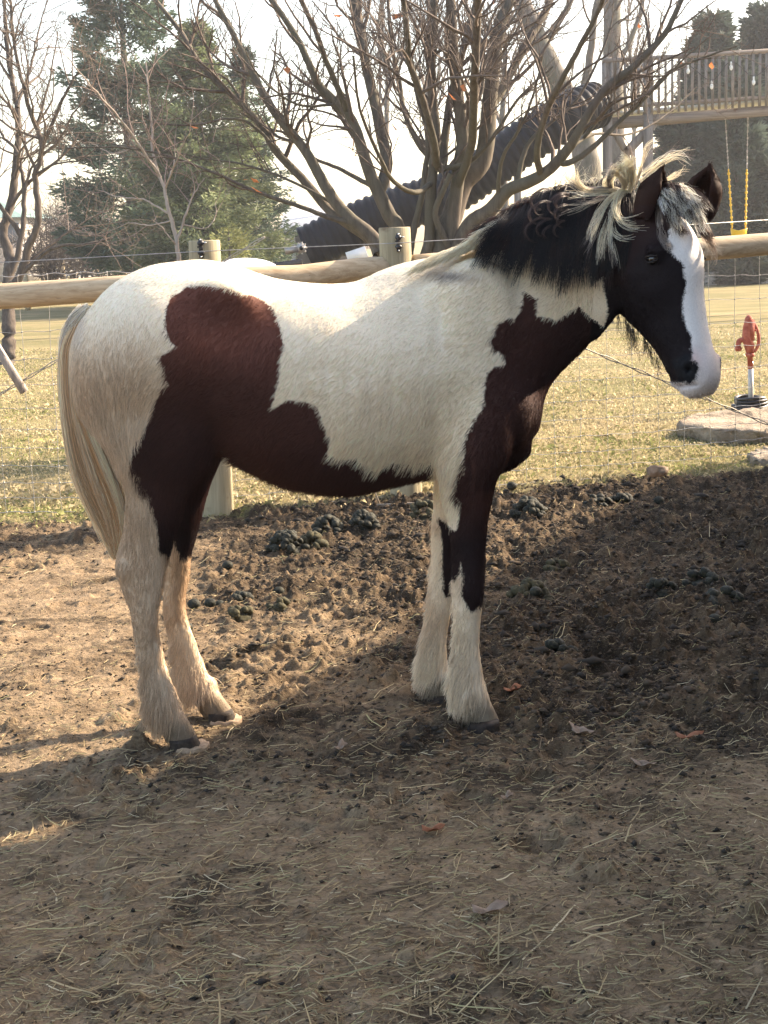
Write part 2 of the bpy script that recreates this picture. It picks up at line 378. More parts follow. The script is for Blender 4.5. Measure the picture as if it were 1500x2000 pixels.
# ------------------------------------------------------------------ things lying in the paddock
def build_straw():
    mat = leaf_mat('dry straw', .15, .75)
    N = 52000
    d = 1.9 + 5.9 * rng.random(N) ** 1.7; u = rng.uniform(-.33, .33, N); x = u * d * 1.02
    dens = ss(-d, -4.9, -2.6) * (.25 + 1.1 * (fbm(np.stack([x, d], 1), 2.2, 3, 111) * .5 + .5)) + .30
    keep = rng.random(N) < dens; x, d = x[keep], d[keep]; n = len(x)
    big = rng.random(n) < .055
    L = np.where(big, rng.uniform(.04, .13, n), rng.uniform(.010, .042, n)); wd = np.where(big, rng.uniform(.0010, .0023, n), rng.uniform(.0004, .0011, n))
    an = rng.normal(.15, .75, n) + (rng.random(n) < .35) * rng.uniform(0, 3.1, n); cv = rng.normal(0, 5, n) * (.4 + big * .4)
    k = 6; s = np.linspace(-.5, .5, k); S = s[None] * L[:, None]; A = an[:, None] + cv[:, None] * S
    X = x[:, None] + np.cumsum(np.cos(A) * L[:, None] / (k - 1), 1); Y = d[:, None] + np.cumsum(np.sin(A) * L[:, None] / (k - 1), 1)
    Z = gz(X, Y); Zm = np.maximum(Z, Z.mean(1, keepdims=True) * .6 + Z * .4)
    tilt = (rng.random(n) < .12)[:, None] * rng.uniform(.1, .5, (n, 1)) * (S + L[:, None] / 2)
    Z = Zm + .0012 + rng.uniform(0, .005, n)[:, None] + tilt
    nx, ny = -np.sin(A), np.cos(A); tw = np.linspace(1, .5, k)[None] * wd[:, None]
    V = np.stack([np.stack([X - nx * tw, Y - ny * tw, Z], -1), np.stack([X + nx * tw, Y + ny * tw, Z + .0010], -1)], 2).reshape(-1, 3)
    b = np.arange(n)[:, None] * (2 * k) + np.arange(k - 1)[None] * 2
    F = np.stack([b, b + 2, b + 3, b + 1], -1).reshape(-1, 4)
    o = mesh_np('straw', V, F, mat, None, False)
    base = np.array([[.46, .37, .21], [.34, .26, .145], [.20, .145, .09], [.38, .35, .18], [.60, .51, .33]])[rng.choice(5, n, p=[.24, .34, .30, .08, .04])] * rng.uniform(.6, 1.1, (n, 1))
    a = o.data.color_attributes.new('col', 'FLOAT_COLOR', 'POINT'); c = np.repeat(base, 2 * k, 0)
    a.data.foreach_set('color', np.concatenate([c, np.ones((len(c), 1))], 1).astype(np.float32).ravel())
    tag(o, 'scattered broken straw and hay stems trodden into the mud', None, None, 'stuff')
def build_debris():
    """crumbs of mud, dry dung and chaff"""
    mat = leaf_mat('crumbled mud', .0, .9); N = 90000
    d = 2.0 + 6.3 * rng.random(N) ** 1.05; x = rng.uniform(-.34, .34, N) * d
    t = gz(x, d, TT); k = rng.random(N) < np.clip(t * 1.2 - .02, .03, 1); x, d, t = x[k], d[k], t[k]; n = len(x)
    r = rng.uniform(.0018, .0062, n) * (1 + (rng.random(n) < .10) * 1.1 + (rng.random(n) < .018) * 2.2 * np.clip(t, 0, 1)) * (.6 + .5 * t)
    b = np.array([[1, 0, 0], [-1, 0, 0], [0, 1, 0], [0, -1, 0], [0, 0, 1], [.5, .5, -.6]]); Fb = np.array([[0, 2, 4], [2, 1, 4], [1, 3, 4], [3, 0, 4], [2, 0, 5], [1, 2, 5], [3, 1, 5], [0, 3, 5]])
    a = rng.uniform(0, 6.28, n); J = rng.uniform(.55, 1.35, (n, 6, 1)); V = b[None] * J * r[:, None, None]; V[..., 0] *= rng.uniform(1, 2.2, (n, 1)); V[..., 2] *= .75
    ca, sa = np.cos(a)[:, None], np.sin(a)[:, None]
    V = np.stack([V[..., 0] * ca - V[..., 1] * sa + x[:, None], V[..., 0] * sa + V[..., 1] * ca + d[:, None], V[..., 2] + (gz(x, d) + r * .25)[:, None]], -1)
    F = (Fb[None] + (np.arange(n) * 6)[:, None, None]).reshape(-1, 3)
    o = mesh_np('mud_crumbs', V.reshape(-1, 3), F, mat, None, False)
    base = np.array([[.125, .092, .060], [.07, .052, .036], [.20, .152, .095], [.035, .029, .023]])[np.where(r > .0065, rng.choice([1, 3], n), rng.choice(4, n, p=[.38, .34, .14, .14]))] * rng.uniform(.8, 1.2, (n, 1))
    a = o.data.color_attributes.new('col', 'FLOAT_COLOR', 'POINT'); c = np.repeat(base, 6, 0)
    a.data.foreach_set('color', np.concatenate([c, np.ones((len(c), 1))], 1).astype(np.float32).ravel())
    tag(o, 'crumbs and clods of broken brown mud on the paddock', None, None, 'stuff')
def build_grass():
    mat = leaf_mat('winter grass', .3, .8); N = 230000
    y = 7.2 + 15 * rng.random(N) ** 1.8; x = rng.uniform(-.33, .33, N) * y
    k = y > fence_y(x) - .35 + .55 * rng.random(N) ** .5; x, y = x[k], y[k]; P = np.stack([x, y], 1)
    cl = fbm(P, 4, 3, 131) * .5 + .5; k = rng.random(len(x)) < .25 + cl; x, y, cl = x[k], y[k], cl[k]; n = len(x)
    L = rng.uniform(.010, .036, n) * (.5 + cl) * (1 + (rng.random(n) < .04)); a = rng.uniform(0, 6.28, n); ln = rng.uniform(.3, 1.3, n)
    wd = .0006 + .00014 * y; z0 = gz(x, y); z0 = np.where((np.abs(x) > 3.2) | (y > 9.5), 0, z0)
    dx, dy = np.cos(a), np.sin(a)
    V = np.stack([np.stack([x - dy * wd, y + dx * wd, z0 - .004], -1), np.stack([x + dy * wd, y - dx * wd, z0 - .004], -1), np.stack([x + dx * L * ln * .4, y + dy * L * ln * .4, z0 + L * .55], -1), np.stack([x + dx * L * ln, y + dy * L * ln, z0 + L * .8 / (.6 + ln)], -1)], 1)
    F = (np.array([[0, 1, 2], [0, 2, 3]])[None] + (np.arange(n) * 4)[:, None, None]).reshape(-1, 3)
    o = mesh_np('grass', V.reshape(-1, 3), F, mat, None, False)
    g = (fbm(np.stack([x, y], 1), .9, 3, 141) * .5 + .5 + rng.normal(0, .2, n))[:, None]
    base = np.where(g > .72, np.array([[.24, .25, .10]]), np.where(g > .45, np.array([[.40, .335, .19]]), np.array([[.50, .42, .27]]))) * rng.uniform(.75, 1.2, (n, 1))
    a = o.data.color_attributes.new('col', 'FLOAT_COLOR', 'POINT'); c = np.repeat(base, 4, 0)
    a.data.foreach_set('color', np.concatenate([c, np.ones((len(c), 1))], 1).astype(np.float32).ravel())
    tag(o, 'short pale winter grass growing beyond the fence', None, None, 'stuff')
def ground_px(px, py):
    z = 0.0
    for _ in range(4):
        g = gnd(px, py, z); z = float(gz(g[0], g[1])) if g[1] < 9.5 and abs(g[0]) < 3.2 else 0.0
    return np.array([g[0], g[1], z])
M_DUNG = noisy('fresh dung', (.009, .011, .009), (.040, .040, .026), 90, .7, .25, bstr=.9, bdist=.004)
M_DUNG2 = noisy('old dung', (.03, .028, .017), (.085, .075, .04), 50, .8, .2, bstr=.8, bdist=.005)
def build_dung():
    piles = [(562, 1078, .085, 26, 'heap of dark dung balls between the horse legs, nearest to the hind legs', M_DUNG), (640, 1040, .075, 20, 'tall green black dung heap between the two neighbouring heaps under the belly', M_DUNG),
             (610, 1060, .06, 14, 'crumbled olive dung heap beside the tall one under the belly', M_DUNG2), (712, 1048, .070, 20, 'round dung heap closest to the base of the middle fence post', M_DUNG), (830, 1010, .09, 14, 'low spread dung heap behind the front legs', M_DUNG2),
             (1033, 1000, .085, 24, 'dark dung heap just right of the chest and front legs', M_DUNG), (1170, 982, .07, 12, 'flat dung heap near the fence below the muzzle', M_DUNG), (1215, 980, .06, 12, 'small grey dung heap right beside the flat heap near the fence', M_DUNG),
             (1085, 1115, .07, 8, 'loose dung lumps at the edge of the shade', M_DUNG2), (1035, 1170, .085, 16, 'weathered mound of dung right of the front knee', M_DUNG2), (1295, 1155, .065, 7, 'smooth slate coloured dung lumps left of the two large ones', M_DUNG),
             (1370, 1155, .07, 9, 'middle dung heap of the three in the shade at right', M_DUNG), (1415, 1185, .085, 12, 'largest dark dung heap in the shade at right', M_DUNG), (1088, 1275, .075, 9, 'lone slate coloured dung lump right of the front hoof', M_DUNG),
             (545, 1190, .05, 9, 'small mossy dung heap under the belly', M_DUNG2), (470, 1200, .06, 10, 'broken dung heap just right of the hind legs', M_DUNG2), (470, 1175, .045, 7, 'small shiny dung cluster behind the broken heap near the hind legs', M_DUNG)]
    for px, py, r, n, lab, mat in piles:
        g = ground_px(px, py); mb = MB(); flat = n < 13
        mb.ell(g + [0, 0, -.01], (r * .75, r * .6, r * .3), 16, None, .12)
        for i in range(n * (1 if flat else 2)):
            q = rng.random() ** .6; a = rng.uniform(0, 6.28); h = (1 - q * q) * r * (.55 if flat else .85)
            br = rng.uniform(.013, .022)
            ax = rng.normal(0, .8); c, s = math.cos(ax), math.sin(ax); tl = rng.uniform(0, 1)
            R = np.array([[c, -s, 0], [s, c, 0], [0, 0, 1]]) @ np.array([[math.cos(tl), 0, math.sin(tl)], [0, 1, 0], [-math.sin(tl), 0, math.cos(tl)]])
            mb.ell(g + [math.cos(a) * q * r, math.sin(a) * q * r * .85, h + br * .35], (br * 1.25, br, br * .85), 12, R, .07)
        tag(mb.build('dung_heap', mat), lab, 'dung heap', 'dung heaps in the paddock')
    balls = [(445, 1112, 'near the hind leg, farthest back of the loose balls'), (379, 1188, 'touching the far hind leg'), (411, 1190, 'just left of the shiny dung cluster'), (430, 1188, 'between the far hind leg and the broken heap'), (545, 1166, 'right behind the small mossy heap'), (1000, 963, 'by the fence just right of the chest'), (1287, 985, 'below the large upright leaf at the fence'),
             (1395, 1215, 'in front of the largest heap at right'), (1047, 1180, 'at the foot of the weathered mound'), (365, 1235, 'in front of the far hind leg')]
    for px, py, lab in balls:
        g = ground_px(px, py); mb = MB(); r = rng.uniform(.020, .026)
        mb.ell(g + [0, 0, r * .75], (r * 1.15, r, r * .92), 14, None, .03)
        tag(mb.build('dung_ball', M_DUNG), 'single round dung ball lying ' + lab, 'dung ball', 'loose dung balls')
def build_leaves():
    rust = noisy('rust dead leaf', (.30, .12, .06), (.42, .20, .12), 30, .8, .2, transl=.3); tan = noisy('tan dead leaf', (.26, .19, .14), (.40, .31, .235), 30, .8, .2, transl=.3)
    spec = [(955, 1790, .035, .4, tan, 'pink tan oak leaf lying on straw in the foreground'), (665, 1465, .028, 1.2, tan, 'small folded brown leaf below the belly in the shade'), (1135, 1432, .040, 2.1, tan, 'long pale dead leaf right of the front hoof'), (1345, 1448, .035, .2, rust, 'reddish curled leaf at the right in the shade'),
            (1000, 1350, .030, .7, rust, 'orange brown leaf just behind the front hoof'), (1285, 945, .055, 1.5, tan, 'large upright brown leaf at the foot of the fence'), (845, 1630, .025, .3, rust, 'small red leaf in the middle foreground mud'), (1255, 1500, .03, 2.5, tan, 'crumpled dull leaf right of centre in the shade'), (990, 1345 + 220, .02, .9, tan, 'tiny tan leaf scrap in the shaded mud'),
            (1190, 790, .035, .5, tan, 'dry leaf on the lawn below the jaw'), (1180, 830 + 25, .03, 1.9, tan, 'curled leaf on the lawn behind the mesh')]
    for px, py, r, a, m, lab in spec:
        g = ground_px(px, py); n = 16; an = np.linspace(0, 2 * np.pi, n, endpoint=False)
        rr = r * (.86 + (.14 if r < .05 else .05) * np.cos(an * 5 + a * 3) + .05 * np.sin(an * 3 + a)) * (.72 + .35 * np.abs(np.cos(an))); X = np.cos(an) * rr * 1.25; Y = np.sin(an) * rr * .7
        rings = [np.stack([X * u, Y * u, .006 + .35 * (np.abs(Y * u)) + .25 * (X * u) ** 2 / r + .004 * np.sin(an * 3)], 1) for u in (.3, .65, 1.0)]
        c, s = math.cos(a), math.sin(a); up = .05 if r > .05 else 0; mb = MB(); V = np.concatenate([[[0, 0, .004]]] + rings)
        if up: V = V[:, [0, 2, 1]] * [1, 1, 1.3] + [0, 0, .05]
        V = np.stack([V[:, 0] * c - V[:, 1] * s, V[:, 0] * s + V[:, 1] * c, V[:, 2] + .006], 1) if not up else V
        j = np.arange(n); F3 = np.stack([np.zeros(n, int), 1 + j, 1 + (j + 1) % n], 1)
        F4 = np.concatenate([np.stack([1 + k * n + j, 1 + (k + 1) * n + j, 1 + (k + 1) * n + (j + 1) % n, 1 + k * n + (j + 1) % n], 1) for k in (0, 1)])
        o = mesh_np('dead_leaf', V + g, [F3, F4], m); md = o.modifiers.new('s', 'SOLIDIFY'); md.thickness = .0008
        tag(o, lab, 'leaf', 'dead leaves on the ground')
    mb = MB()
    mb.tube([ground_px(725, 985) + [0, 0, .01], ground_px(800, 992) + [0, 0, .015], ground_px(900, 990) + [0, 0, .012]], [.006, .007, .004], 6)
    mb.tube([ground_px(745, 995) + [0, 0, .0], ground_px(738, 990) + [-.02, .02, .10]], [.006, .004], 6)
    tag(mb.build('stick', noisy('grey stick', (.22, .17, .12), (.36, .29, .22), 20)), 'thin grey stick lying at the foot of the middle fence post', 'stick')
build_straw(); build_debris(); build_grass(); build_dung(); build_leaves()

# ------------------------------------------------------------------ the near fence
def wood(name, a, b, axis='Z', sc=3.0):
    t = NT(name); st = {'Z': (14, 14, .8), 'X': (.8, 14, 14)}[axis]; v = t.coord(st); f = t.noise(sc, 6, .65, v, .6); f2 = t.noise(1.7, 4, .6, t.coord((1, 1, 1)))
    kn = t.noise(6, 2, .5, t.coord((1, 2, 2)), .3)
    c = t.mix(f2, t.ramp(f, [(.3, a), (.7, b)]), t.ramp(f, [(.3, tuple(x * .72 for x in a)), (.7, tuple(x * .85 for x in b))]))
    c = t.mix(t.ramp(kn, [(.66, (0, 0, 0)), (.76, (.7, .7, .7))]), c, (.13, .075, .04))
    cr2 = t.noise(2.2, 5, .7, t.coord({'Z': (60, 60, .6), 'X': (.6, 60, 60)}[axis])); c = t.mix(t.ramp(cr2, [(.30, (.9, .9, .9)), (.38, (0, 0, 0))]), c, (.10, .065, .04))
    return t.bsdf(c, .75, .25, bump=t.math('ADD', f, cr2), bstr=.45, bdist=.004)
M_POST = wood('treated round post', (.29, .245, .15), (.46, .40, .27))
M_RAIL = wood('peeled round rail', (.42, .29, .17), (.66, .52, .35), 'X')
M_WIRE = noisy('galvanised wire', (.30, .30, .30), (.48, .47, .45), 40, .45, .5, metal=.7)
M_BLK = noisy('black plastic', (.012, .012, .013), (.03, .03, .032), 30, .45, .5)
def fpt(x, z, dy=0.0):
    return np.array([x, np.interp(x, [FA[0], F1[0], F2[0], FB[0]], [FA[1], F1[1], F2[1], FB[1]]) + dy, z])
def build_fence():
    root = empty('paddock_fence', (F2[0], F2[1], 0), 'near fence of round posts, a thick peeled rail and woven wire behind the horse', 'fence')
    for (x, y), ztop, r0, r1, pxy in (((F1[0], F1[1]), 1.44, .082, .080, None), ((F2[0], F2[1]), 1.475, .086, .084, None)):
        mb = MB(); n = 40; a = np.linspace(0, 2 * np.pi, n, endpoint=False); R = []
        for z in np.concatenate([np.linspace(-.25, ztop - .006, 14), [ztop]]):
            rr = lerp(r0 * 1.04, r1, max(z, 0) / ztop) * (1 + .012 * np.sin(a * 3 + z * 2)) - (.004 if z == ztop else 0)
            lean = .012 * z if x > 0 else -.006 * z
            R.append(np.stack([x - lean + rr * np.cos(a), y + rr * np.sin(a), np.full(n, z)], 1))
        mb.loft(R); p = mb.build('post', M_POST, root)
        for po in p.data.polygons:
            if abs(po.normal.z) > .9: po.use_smooth = False
        zi = 1.395 if x > 0 else 1.40; yy = y - r1 - .006; mb = MB()
        mb.box((x, yy, zi), (.020, .012, .095)); mb.ell((x, yy - .006, zi + .026), (.018, .016, .016), 12); mb.ell((x, yy - .004, zi - .022), (.019, .013, .013), 12)
        mb.bar((x - .016, yy - .014, zi + .005), (x + .020, yy - .014, zi + .028), .007, .008)
        ins = mb.build('insulator', M_BLK, p)
        zn = noisy('bright zinc', (.6, .6, .6), (.75, .75, .75), 9, .3, .5, metal=.8)
        for nm_, c_, r_ in (('screw', (x, yy - .010, zi + .043), (.005, .004, .005)), ('screw', (x, yy - .010, zi - .042), (.005, .004, .005)), ('pin', (x + .024, yy - .016, zi + .028), (.008, .004, .004))):
            mb = MB(); mb.ell(c_, r_, 8); mb.build(nm_, zn, ins)
    for (xa, za, xb, zb, r0, r1) in ((-3.4, 1.165, -.93, 1.215, .068, .062), (-.83, 1.232, .06, 1.262, .056, .060), (.20, 1.262, 3.1, 1.335, .066, .060)):
        mb = MB(); n = 32; a = np.linspace(0, 2 * np.pi, n, endpoint=False); R = []
        A, B = fpt(xa, za), fpt(xb, zb)
        if xb < -.5: A, B = np.array([xa, 8.02, za]), np.array([xb, 7.68, zb])
        d = (B - A) / np.linalg.norm(B - A); e = np.cross(d, [0, 0, 1]); e /= np.linalg.norm(e); u = np.cross(e, d)
        for t in np.linspace(0, 1, 30):
            rr = lerp(r0, r1, t) * (1 + .02 * np.sin(a * 2 + t * 7) + .015 * math.sin(t * 23))
            R.append(lerp(A, B, t) + rr[:, None] * (np.cos(a)[:, None] * e + np.sin(a)[:, None] * u) + u * .006 * math.sin(t * 9))
        mb.loft(R); mb.build('rail', M_RAIL, root)
    # woven wire: verticals and graded horizontals with knots
    xs = np.arange(-3.3, 3.1, .158) + rng.normal(0, .003, 41 if False else len(np.arange(-3.3, 3.1, .158)))
    zs = np.array([.02, .10, .185, .28, .38, .485, .60, .725, .86, 1.0, 1.14, 1.285])
    V = MB(); K = MB()
    def wp(x, z): return fpt(x, z + .010 * math.sin(x * 2.3 + z * 4) + .022 * x * 0, .10 if -1.0 < x < .3 else .09)
    for x in xs:
        zz = np.linspace(.0, 1.285, 26); wob = .004 * np.sin(zz * 9 + x * 20)
        V.tube([wp(x + w_ + .012 * math.sin(z * 1.4 + x), z) for z, w_ in zip(zz, wob)], .0015, 4, False)
    Hm = MB()
    for z in zs:
        xx = np.arange(-3.35, 3.12, .026); top = z > 1.2
        Hm.tube([wp(x, z + .0035 * math.sin((x - xs[0]) / .158 * 2 * math.pi) * (1.6 if top else 1)) for x in xx], .0021 if top or z < .05 else .0015, 4, False)
        for x in xs: K.ell(wp(x + .012 * math.sin(z * 1.4 + x), z), (.0045, .0045, .006), 6)
    for q in (Hm, K):
        for vv in q.v: pass
    nV = V.n
    for q in (Hm, K):
        off = V.n
        V.v += q.v; V.c += q.c; V.n += q.n
        for kk, ff in q.f.items(): V.f.setdefault(kk, []).extend([f_ + off for f_ in ff])
    V.build('woven_wire', M_WIRE, root, False)
    mb = MB(); mb.tube([(-3.4, 7.86, 1.335), (F1[0], F1[1] - .10, 1.385), (F2[0], F2[1] - .11, 1.392), (3.2, 8.73, 1.475)], .0021, 5); mb.build('top_wire', M_WIRE, root)
    # ratchet tightener on the top wire
    q = at(585, 487, 7.72); gm_ = noisy('galvanised casting', (.35, .33, .30), (.52, .50, .47), 40, .5, .5, metal=.6); mb = MB()
    mb.bar(q + [-.075, 0, -.008], q + [.0, 0, .004], .022, .034); mb.ell(q + [.008, 0, .006], (.026, .016, .026), 14)
    for i in range(9):
        a = i * .698; mb.box(q + np.array([.008 + .027 * math.cos(a), 0, .006 + .027 * math.sin(a)]), (.009, .012, .009))
    rt = mb.build('wire_ratchet', gm_, root); mb = MB(); mb.ell(q + [.010, -.017, .006], (.011, .006, .011), 12); mb.build('spool', M_BLK, rt)
    # brace wires in the end panels
    a, b = at(1143, 682, 8.0), at(1520, 838, 8.45); a2, b2 = at(-30, 790, 7.8), at(135, 692, 7.72)
    mb = MB(); ext = (a - b) * .35
    for off in (0, .010):
        P = [a + (b - a) * t + np.array([0, 0, off * .6 + .005 * math.sin(t * 40 + off * 300)]) for t in np.linspace(-.45, 1.1, 60)]; mb.tube(P, .0032, 5)
    mb.build('brace_wire', noisy('old brace wire', (.30, .27, .22), (.45, .40, .34), 60, .6, .4, metal=.4), root); mb = MB()
    P = [a2 + (b2 - a2) * t + np.array([0, 0, .003 * math.sin(t * 30)]) for t in np.linspace(-.2, 3.2, 50)]; mb.tube(P, .0030, 5)
    P = [a2 + (b2 - a2) * t + np.array([0, 0, .010 - .003 * math.sin(t * 30)]) for t in np.linspace(-.2, 3.2, 50)]; mb.tube(P, .0030, 5)
    mb.build('brace_wire', noisy('old brace wire', (.30, .27, .22), (.45, .40, .34), 60, .6, .4, metal=.4), root)
    mb = MB(); A, B = at(-60, 590, 7.74), at(48, 766, 7.70); mb.bar(A, B, .036, .045, (0, 1, 0)); o = mb.build('wooden_slat', wood('weathered slat', (.30, .26, .23), (.52, .46, .41)), None, False)
    tag(o, 'short weathered wooden slat wedged in the brace wire at the left edge', 'slat')
build_fence()
# ------------------------------------------------------------------ beyond the fence
def build_pump():
    g = gnd(1466, 803); Y = g[1]; root = empty('yard_hydrant', (g[0], Y, 0), 'red yard hydrant on a grey pipe beyond the fence at right', 'hydrant')
    red = noisy('faded red paint', (.33, .07, .045), (.50, .16, .11), 25, .7, .4, bstr=.4, lo=.4, hi=.7); grey = noisy('grey pipe', (.40, .40, .40), (.55, .54, .52), 20, .5, .4, metal=.3)
    P = lambda x, y: at(x, y, Y)
    mb = MB(); mb.tube([P(1467, 806) - [0, 0, .05], P(1466, 706)], .0205, 16); mb.build('pipe', grey, root)
    mb = MB(); mb.tube([P(1466, 720), P(1465, 697), P(1465, 696), P(1465, 690)], [.022, .022, .034, .034], 16)
    mb.tube([P(1465, 692), P(1464, 676), P(1458, 660), P(1459, 640), P(1462, 622), P(1465, 617)], [.026, .040, .036, .032, .026, .020], 16)
    for s in (-1, 1): mb.box(P(1463, 645) + [.012, s * .022, 0], (.05, .010, .16))
    mb.ell(P(1475, 645), (.010, .03, .010), 8); mb.ell(P(1470, 626), (.010, .028, .010), 8)
    mb.build('head_casting', red, root)
    mb = MB(); mb.tube(cr([P(1461, 668), P(1452, 664), P(1444, 666), P(1442, 674), P(1442, 686)], 4), [.020] * 17, 12); mb.tube([P(1442, 684), P(1442, 678)], .026, 12); mb.build('spout', red, root)
    mb = MB(); mb.tube(cr([P(1465, 622), P(1474, 634), P(1480, 648), P(1482, 662), P(1480, 676), P(1474, 686), P(1468, 684)], 4), .0125, 10); mb.build('handle', red, root)
    mb = MB()
    for k in range(5):
        r = .135 - .006 * k + .004 * rng.normal(); c = g + np.array([0, 0, .02 + .021 * k]) + np.append(rng.normal(0, .006, 2), 0)
        a = np.linspace(0, 2 * np.pi, 40); mb.tube(np.stack([c[0] + r * np.cos(a), c[1] + r * np.sin(a), c[2] + .006 * np.sin(a * 2 + k)], 1), .013, 8)
    tag(mb.build('coiled_pipe', M_BLK), 'coil of black plastic pipe lying around the foot of the red hydrant', 'pipe coil')
    st = NT('limestone'); v = st.coord(); f = st.noise(4, 6, .65, v); stm = st.bsdf(st.ramp(f, [(.3, (.20, .155, .11)), (.55, (.38, .32, .25)), (.75, (.50, .44, .35))]), .95, .2, bump=st.noise(18, 6, .7, v), bstr=1.0, bdist=.05)
    for pts, h, lab in (([(1325, 852), (1345, 838), (1400, 830), (1470, 822), (1560, 818), (1640, 830), (1620, 862), (1500, 868), (1400, 866)], .10, 'broad pale limestone slab lying in front of the red hydrant'), ([(1466, 905), (1490, 893), (1560, 888), (1620, 905), (1560, 925), (1490, 918)], .06, 'smaller limestone slab at the right edge, nearer than the broad one')):
        q = np.array([gnd(x, y)[:2] for x, y in pts]); q = cr(np.vstack([q, q[:1]]), 6)[:-1]; q += rng.normal(0, .012, q.shape); c = q.mean(0); R = []
        for z, s in ((-.03, .97), (h * .5, 1.0), (h * .8, 1.01), (h * .95, .985), (h, .94), (h * 1.02, .7), (h * .98, .35)):
            nzz = 1 + .02 * rng.normal(size=(len(q), 1)); R.append(np.column_stack([c + (q - c) * s * nzz, np.full(len(q), z) + .008 * rng.normal(size=len(q)) * (z > 0)]))
        mb = MB(); mb.loft(R); o = mb.build('stone_slab', stm); tag(o, lab, 'stone slab')
    # low retaining wall of blocks and the black cart behind it
    Yw = 38.8; root = empty('retaining_wall', at(1440, 560, Yw) * [1, 1, 0], 'low wall of grey landscape blocks at the far right under the rail', 'wall')
    blk = noisy('grey wall block', (.17, .17, .15), (.30, .29, .27), 12, .9, .2); x = 1378
    while x < 1560:
        wpx = rng.uniform(44, 72); a = at(x, 556, Yw); b = at(x + wpx - 2, 556, Yw); ztop = at(x, 537, Yw)[2] + rng.normal(0, .01)
        mb = MB(); mb.box(((a[0] + b[0]) / 2, Yw + .2, ztop / 2 - .1), (b[0] - a[0], .4, ztop + .2)); mb.box(((a[0] + b[0]) / 2, Yw + .2, ztop + .03), (b[0] - a[0] - .03, .44, .06)); mb.build('block', blk, root, False); x += wpx
    a = at(1435, 513, Yw + 2); root = empty('dump_cart', a * [1, 1, 0], 'small black dump cart with a white rimmed wheel behind the low wall', 'cart')
    mb = MB(); x0, x1 = at(1408, 513, Yw + 2)[0], at(1458, 513, Yw + 2)[0]; z0, z1 = at(1435, 524, Yw + 2)[2], at(1435, 503, Yw + 2)[2]
    V = [(x0 + .08, Yw + 1.7, z0), (x1 - .08, Yw + 1.7, z0), (x1 - .08, Yw + 2.3, z0), (x0 + .08, Yw + 2.3, z0), (x0 - .02, Yw + 1.6, z1), (x1 + .02, Yw + 1.6, z1), (x1 + .02, Yw + 2.4, z1), (x0 - .02, Yw + 2.4, z1)]
    mb.add(V, [[0, 3, 2, 1], [0, 1, 5, 4], [1, 2, 6, 5], [2, 3, 7, 6], [3, 0, 4, 7]]); mb.build('tub', M_BLK, root, False)
    for s in (1.62, 2.42):
        c = np.array([x1 + .10, Yw + s, z0 + .04]); an = np.linspace(0, 2 * np.pi, 24); mb = MB(); mb.tube(np.stack([c[0] + .15 * np.cos(an), np.full(24, c[1]), c[2] + .15 * np.sin(an)], 1), .045, 8); tr = mb.build('wheel', M_BLK, root)
        mb = MB()
        for k in range(6): aa = k * math.pi / 3; mb.bar(c, c + np.array([.13 * math.cos(aa), 0, .13 * math.sin(aa)]), .03, .03, (0, 1, 0))
        mb.build('rim', noisy('white rim', (.6, .6, .6), (.75, .75, .75), 5), tr)
build_pump()
